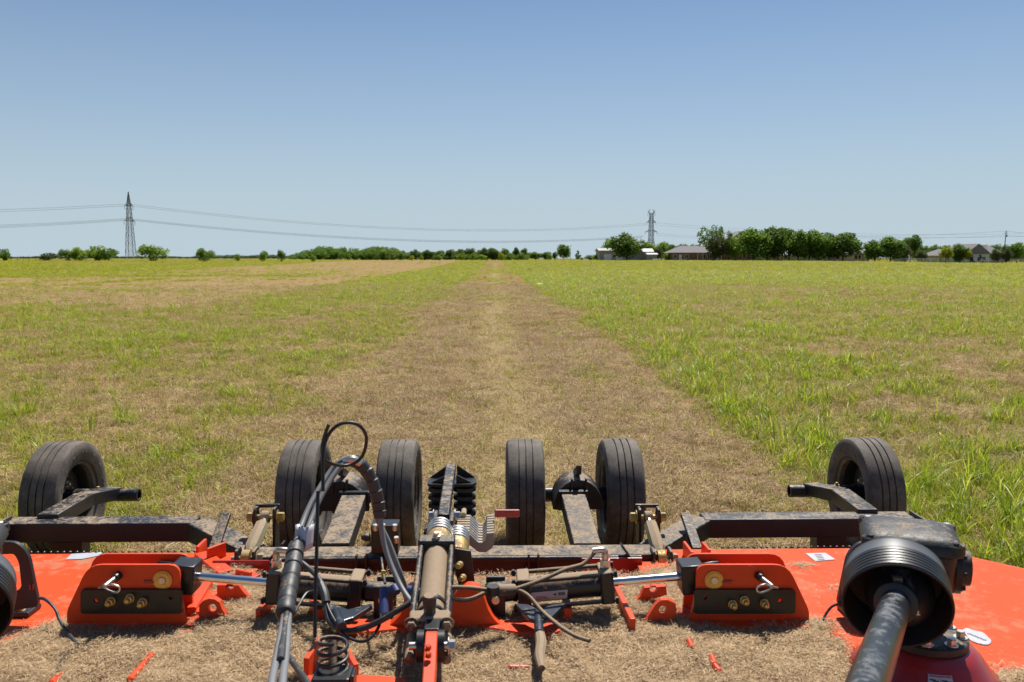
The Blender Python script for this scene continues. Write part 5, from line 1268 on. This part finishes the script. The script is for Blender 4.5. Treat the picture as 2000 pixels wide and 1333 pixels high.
    MB().lathe(A0+d*.03, d, [(0, .053), (.004, .062), (.022, .062), (.026, .052)], 36).build('guard_ring', 'plastic', gb)
    uu, vv, _ = basis(d); vv = vv if vv.z > 0 else -vv
    MB().box(A0+d*.022+vv*.066, (.028, .03, .016), Rz).build('latch', 'tanhose', gb, 0, .003)
    MB().tube([A0+d*.015+vv*.060+uu*.014, A0+d*.0+vv*.078, A0+d*.015+vv*.060-uu*.014], .005, 7, 5).build('latch_loop', 'blackclean', gb)
    MB().hexbolt(A0+d*.02-vv*.028+uu*.056*(1 if uu.x*k > 0 else -1), vv, .008, .01).build('guard_screw', 'zinc', gb)
    MB().cyl(A0+d*.0, A1+d*.5, .0435, n=36).build('shaft_guard', 'tubepl', gb)
    # loop guard standing beside the box
    mm = (lambda x: x) if not s else (lambda x: 1712-x)
    Yq = 3.22; out = corner([(mm(-8), 1196), (mm(-8), 1056), (mm(38), 1056), (mm(60), 1080), (mm(79), 1172), (mm(77), 1182)], [0, 0, 26, 14, 6, 3])
    inn = corner([(mm(-1), 1166), (mm(4), 1080), (mm(32), 1078), (mm(42), 1096), (mm(47), 1144), (mm(28), 1158)], [4, 8, 8, 8, 6, 6])
    f = lambda l: [(at(x, y, Yq).x, at(x, y, Yq).z) for x, y in l]
    g = MB().plate(f(out), [f(inn)], (0, Yq, 0), (1, 0, 0), (0, 0, 1), .018).build('loop_guard', 'plastic', gb, 30, .005)
    q = onh(mm(44), 1198, DZ); MB().box((q.x-.04*(-1 if s else 1)*1, q.y, DZ+.012), (.18, .10, .02)).build('guard_foot', 'blackclean', g, 0, .004)
    MB().hexbolt((q.x, q.y-.02, DZ+.02), (0, -.1, 1), .017, .018).build('foot_bolt', 'brass', g)
    for j in (0, 1): MB().box((P(mm(59+j*6), 1144, Yq-.02).x, Yq-.021, P(60, 1143, Yq).z), (.006, .003, .020)).build('guard_print', 'redink', g, 0)
    # warning label on the pedestal
    if s:
        b = MB(); vs = []; fs = []; n = 6
        dir0 = -pi/2-.22
        for i in range(n+1):
            a = dir0-.20+.40*i/n
            for r_, z_ in ((.1785, .082), (.208, .038)): vs.append((ped.x+cos(a)*(r_+.002), ped.y+sin(a)*(r_+.002), ped.z+z_+.002))
        for i in range(n): fs.append((2*i+1, 2*i+3, 2*i+2, 2*i))
        lb = b.add(vs, fs).build('warning_label', 'whitetag', gb, 60)
        def pt(u_, w_, e=.0035):
            a = dir0-.20+.40*u_; r_ = .1785+(.208-.1785)*w_; z_ = .082+(.038-.082)*w_
            return (ped.x+cos(a)*(r_+e), ped.y+sin(a)*(r_+e), ped.z+z_+e)
        def mark(u0, u1, w0, w1, m, nm): MB().add([pt(u0, w1), pt(u1, w1), pt(u1, w0), pt(u0, w0)], [(0, 1, 2, 3)]).build(nm, m, lb, 0)
        for j in range(12): mark(.06+j*.075, .06+j*.075+.045, .05, .17, 'redink', 'header_print')
        for j in range(2): mark(.08+j*.46, .30+j*.46, .30, .38, 'ink', 'hand_symbol'); mark(.20+j*.46, .42+j*.46, .36, .44, 'ink', 'hand_symbol')
        for j in range(4): mark(.06, .46, .56+j*.09, .585+j*.09, 'blueink', 'text_line'); mark(.54, .93, .56+j*.09, .585+j*.09, 'blueink', 'text_line')
        mark(.49, .505, .2, .9, 'blueink', 'divider'); mark(.0, .02, 0, 1, 'blueink', 'border'); mark(.98, 1., 0, 1, 'blueink', 'border')
    return A0, d
gearbox(1); gearbox(0)
# loose strap ends by each gearbox
hose([(76, 1168, 3.20), (90, 1172, 3.18), (108, 1190, 3.15), (118, 1215, 3.11), (138, 1243, 3.02), (157, 1264, 2.94)], .0065, 'hose', 'strap', 6)
hose([(157, 1264, 2.94), (135, 1274, 2.91), (116, 1298, 2.82), (112, 1316, 2.75)], .0065, 'hose', 'strap', 6)
hose([(1646, 1178, 3.2), (1625, 1185, 3.19), (1610, 1205, 3.17), (1604, 1220, 3.14)], .005, 'cable', 'strap', 6)
# ================================================================== CLIPPINGS ON THE DECK
chaff_poly = [onh(x, y, DZ) for x, y in ((-260, 1400), (-260, 1330), (-60, 1268), (20, 1246), (60, 1232), (95, 1216), (130, 1208), (165, 1216), (230, 1224), (330, 1222), (372, 1205), (384, 1168), (378, 1130), (392, 1100), (378, 1088), (398, 1084), (425, 1092), (462, 1106), (500, 1120), (560, 1127), (1235, 1127), (1275, 1106), (1310, 1090), (1345, 1092), (1350, 1120), (1345, 1160), (1352, 1200), (1395, 1228), (1470, 1230), (1540, 1226), (1590, 1208), (1612, 1214), (1640, 1246), (1668, 1276), (1690, 1310), (1705, 1360), (1715, 1420))]
chaff_poly2 = [onh(x, y, DZ) for x, y in ((1890, 1420), (1885, 1350), (1905, 1316), (1950, 1303), (2000, 1310), (2120, 1300), (2200, 1420))]
chaff_poly3 = [onh(x, y, DZ) for x, y in ((1525, 1083), (1560, 1090), (1590, 1103), (1570, 1112), (1515, 1104), (1480, 1094), (1485, 1084))]
chaff_poly4 = [onh(x, y, DZ) for x, y in ((1628, 1150), (1645, 1143), (1665, 1155), (1662, 1190), (1640, 1182))]
def sdist(poly, X, Y):
    """signed distance, positive inside"""
    px = np.array([p.x for p in poly]); py = np.array([p.y for p in poly]); n = len(px); dm = np.full(X.shape, 1e9); ins = np.zeros(X.shape, bool)
    for i in range(n):
        x0, y0, x1, y1 = px[i], py[i], px[(i+1) % n], py[(i+1) % n]; ex, ey = x1-x0, y1-y0
        t = np.clip(((X-x0)*ex+(Y-y0)*ey)/(ex*ex+ey*ey+1e-12), 0, 1); dm = np.minimum(dm, np.hypot(X-x0-t*ex, Y-y0-t*ey))
        c = (y0 > Y) != (y1 > Y); ins ^= c & (X < (x1-x0)*(Y-y0)/(y1-y0+1e-12)+x0)
    return np.where(ins, dm, -dm)
def chaff_h(X, Y):
    d = np.maximum.reduce([sdist(chaff_poly, X, Y), sdist(chaff_poly2, X, Y), sdist(chaff_poly3, X, Y)-.01, sdist(chaff_poly4, X, Y)-.01])
    d = d+(fbm(X*11, Y*11, 5, 4)-.5)*.10
    body = sst(d, -.005, .11)
    h = body*(.003+.030*fbm(X*4.5, Y*4.5, 9, 4)**1.5*sst(d, .02, .25))+.018*body*(fbm(X*26, Y*26, 15, 3)-.45)
    clear = ((X < WL+.02) & (X > WL-.16)) & (Y > 3.62)
    return np.where(d > 0, h, -.02)-.0*clear, d
def chaff():
    gx = np.arange(-2.6, 2.8, .014); gy = np.arange(2.06, 3.80, .014); X, Y = np.meshgrid(gx, gy); Hh, d = chaff_h(X, Y)
    V = np.stack([X, Y, DZ+Hh], -1).reshape(-1, 3); ny, nx = X.shape
    i = np.arange(ny-1)[:, None]*nx; j = np.arange(nx-1)[None]; Fq = np.stack([i+j, i+j+1, i+nx+j+1, i+nx+j], -1).reshape(-1, 4)
    ok = (d > -.012) & ~((X > WR-.02) & (X < WR+.14) & (Y > 3.74)) & ~((Y > 3.655) & (X > WL) & (X < WR)); ok = ok.reshape(-1); Fq = Fq[ok[Fq].all(1)]
    m, t, b_ = newmat('cut_grass_clippings'); nf = noise(t, 60, 5, .8); nm = noise(t, 14, 5, .7); nx_ = math_(t, 'ADD', math_(t, 'MULTIPLY', nf, .6), math_(t, 'MULTIPLY', nm, .4))
    t.links.new(ramp(t, nx_, [(.32, (.20, .125, .07)), (.5, (.46, .32, .185)), (.66, (.66, .50, .31))]), b_.inputs['Base Color']); b_.inputs['Roughness'].default_value = .95
    bp = N(t, 'ShaderNodeBump'); bp.inputs['Strength'].default_value = .9; bp.inputs['Distance'].default_value = .008; t.links.new(nx_, bp.inputs['Height']); t.links.new(bp.outputs[0], b_.inputs['Normal'])
    me = npmesh('grass_clippings', V, Fq, m); me.polygons.foreach_set('use_smooth', [True]*len(me.polygons))
    o = bpy.data.objects.new('grass_clippings', me); C.objects.link(o); o['kind'] = 'stuff'; o['label'] = 'thick layer of dry tan grass clippings on the cutter deck'; o['category'] = 'clippings'
    Gc = leaf('chaff_bits', (.26, .16, .085), (.52, .375, .21), .2, .85, (.72, .56, .36))
    pr = proto('chaff_bits', *blades(46, .05, .006, .027, .0021, 1, 1, True, .5, .011), Gc)
    n = 17000; x = rng.uniform(-2.5, 2.7, n); y = rng.uniform(2.1, 3.78, n); h, dd = chaff_h(x, y)
    k = (dd > .0) & ~((x > WR-.02) & (x < WR+.14) & (y > 3.74)) & ~((y > 3.655) & (x > WL) & (x < WR)); x, y, h, dd = x[k], y[k], h[k], dd[k]
    scatter('clippings_litter', 'loose bits of straw covering the clippings on the cutter deck', 'clippings', pr, np.stack([x, y, DZ+np.maximum(h, 0)-.001], -1), rng.uniform(0, 6.28, len(x)), rng.uniform(.6, 1.3, len(x)), .12)
    n = 1500; x = rng.uniform(-2.6, 2.6, n); y = rng.uniform(2.1, 3.9, n); dd = chaff_h(x, y)[1]; k = (dd > -.16) & (dd < .0) & ~((Y_ := y) > 3.66); x, y = x[k], y[k]
    pr2 = proto('chaff_dust', *blades(7, .05, .006, .02, .002, 1, 1, True, .5, .004), Gc)
    scatter('stray_clippings', 'stray bits of straw sprinkled on the red deck round the clippings', 'clippings', pr2, np.stack([x, y, np.full(len(x), DZ+.001)], -1), rng.uniform(0, 6.28, len(x)), rng.uniform(.6, 1.2, len(x)), .05)
chaff()
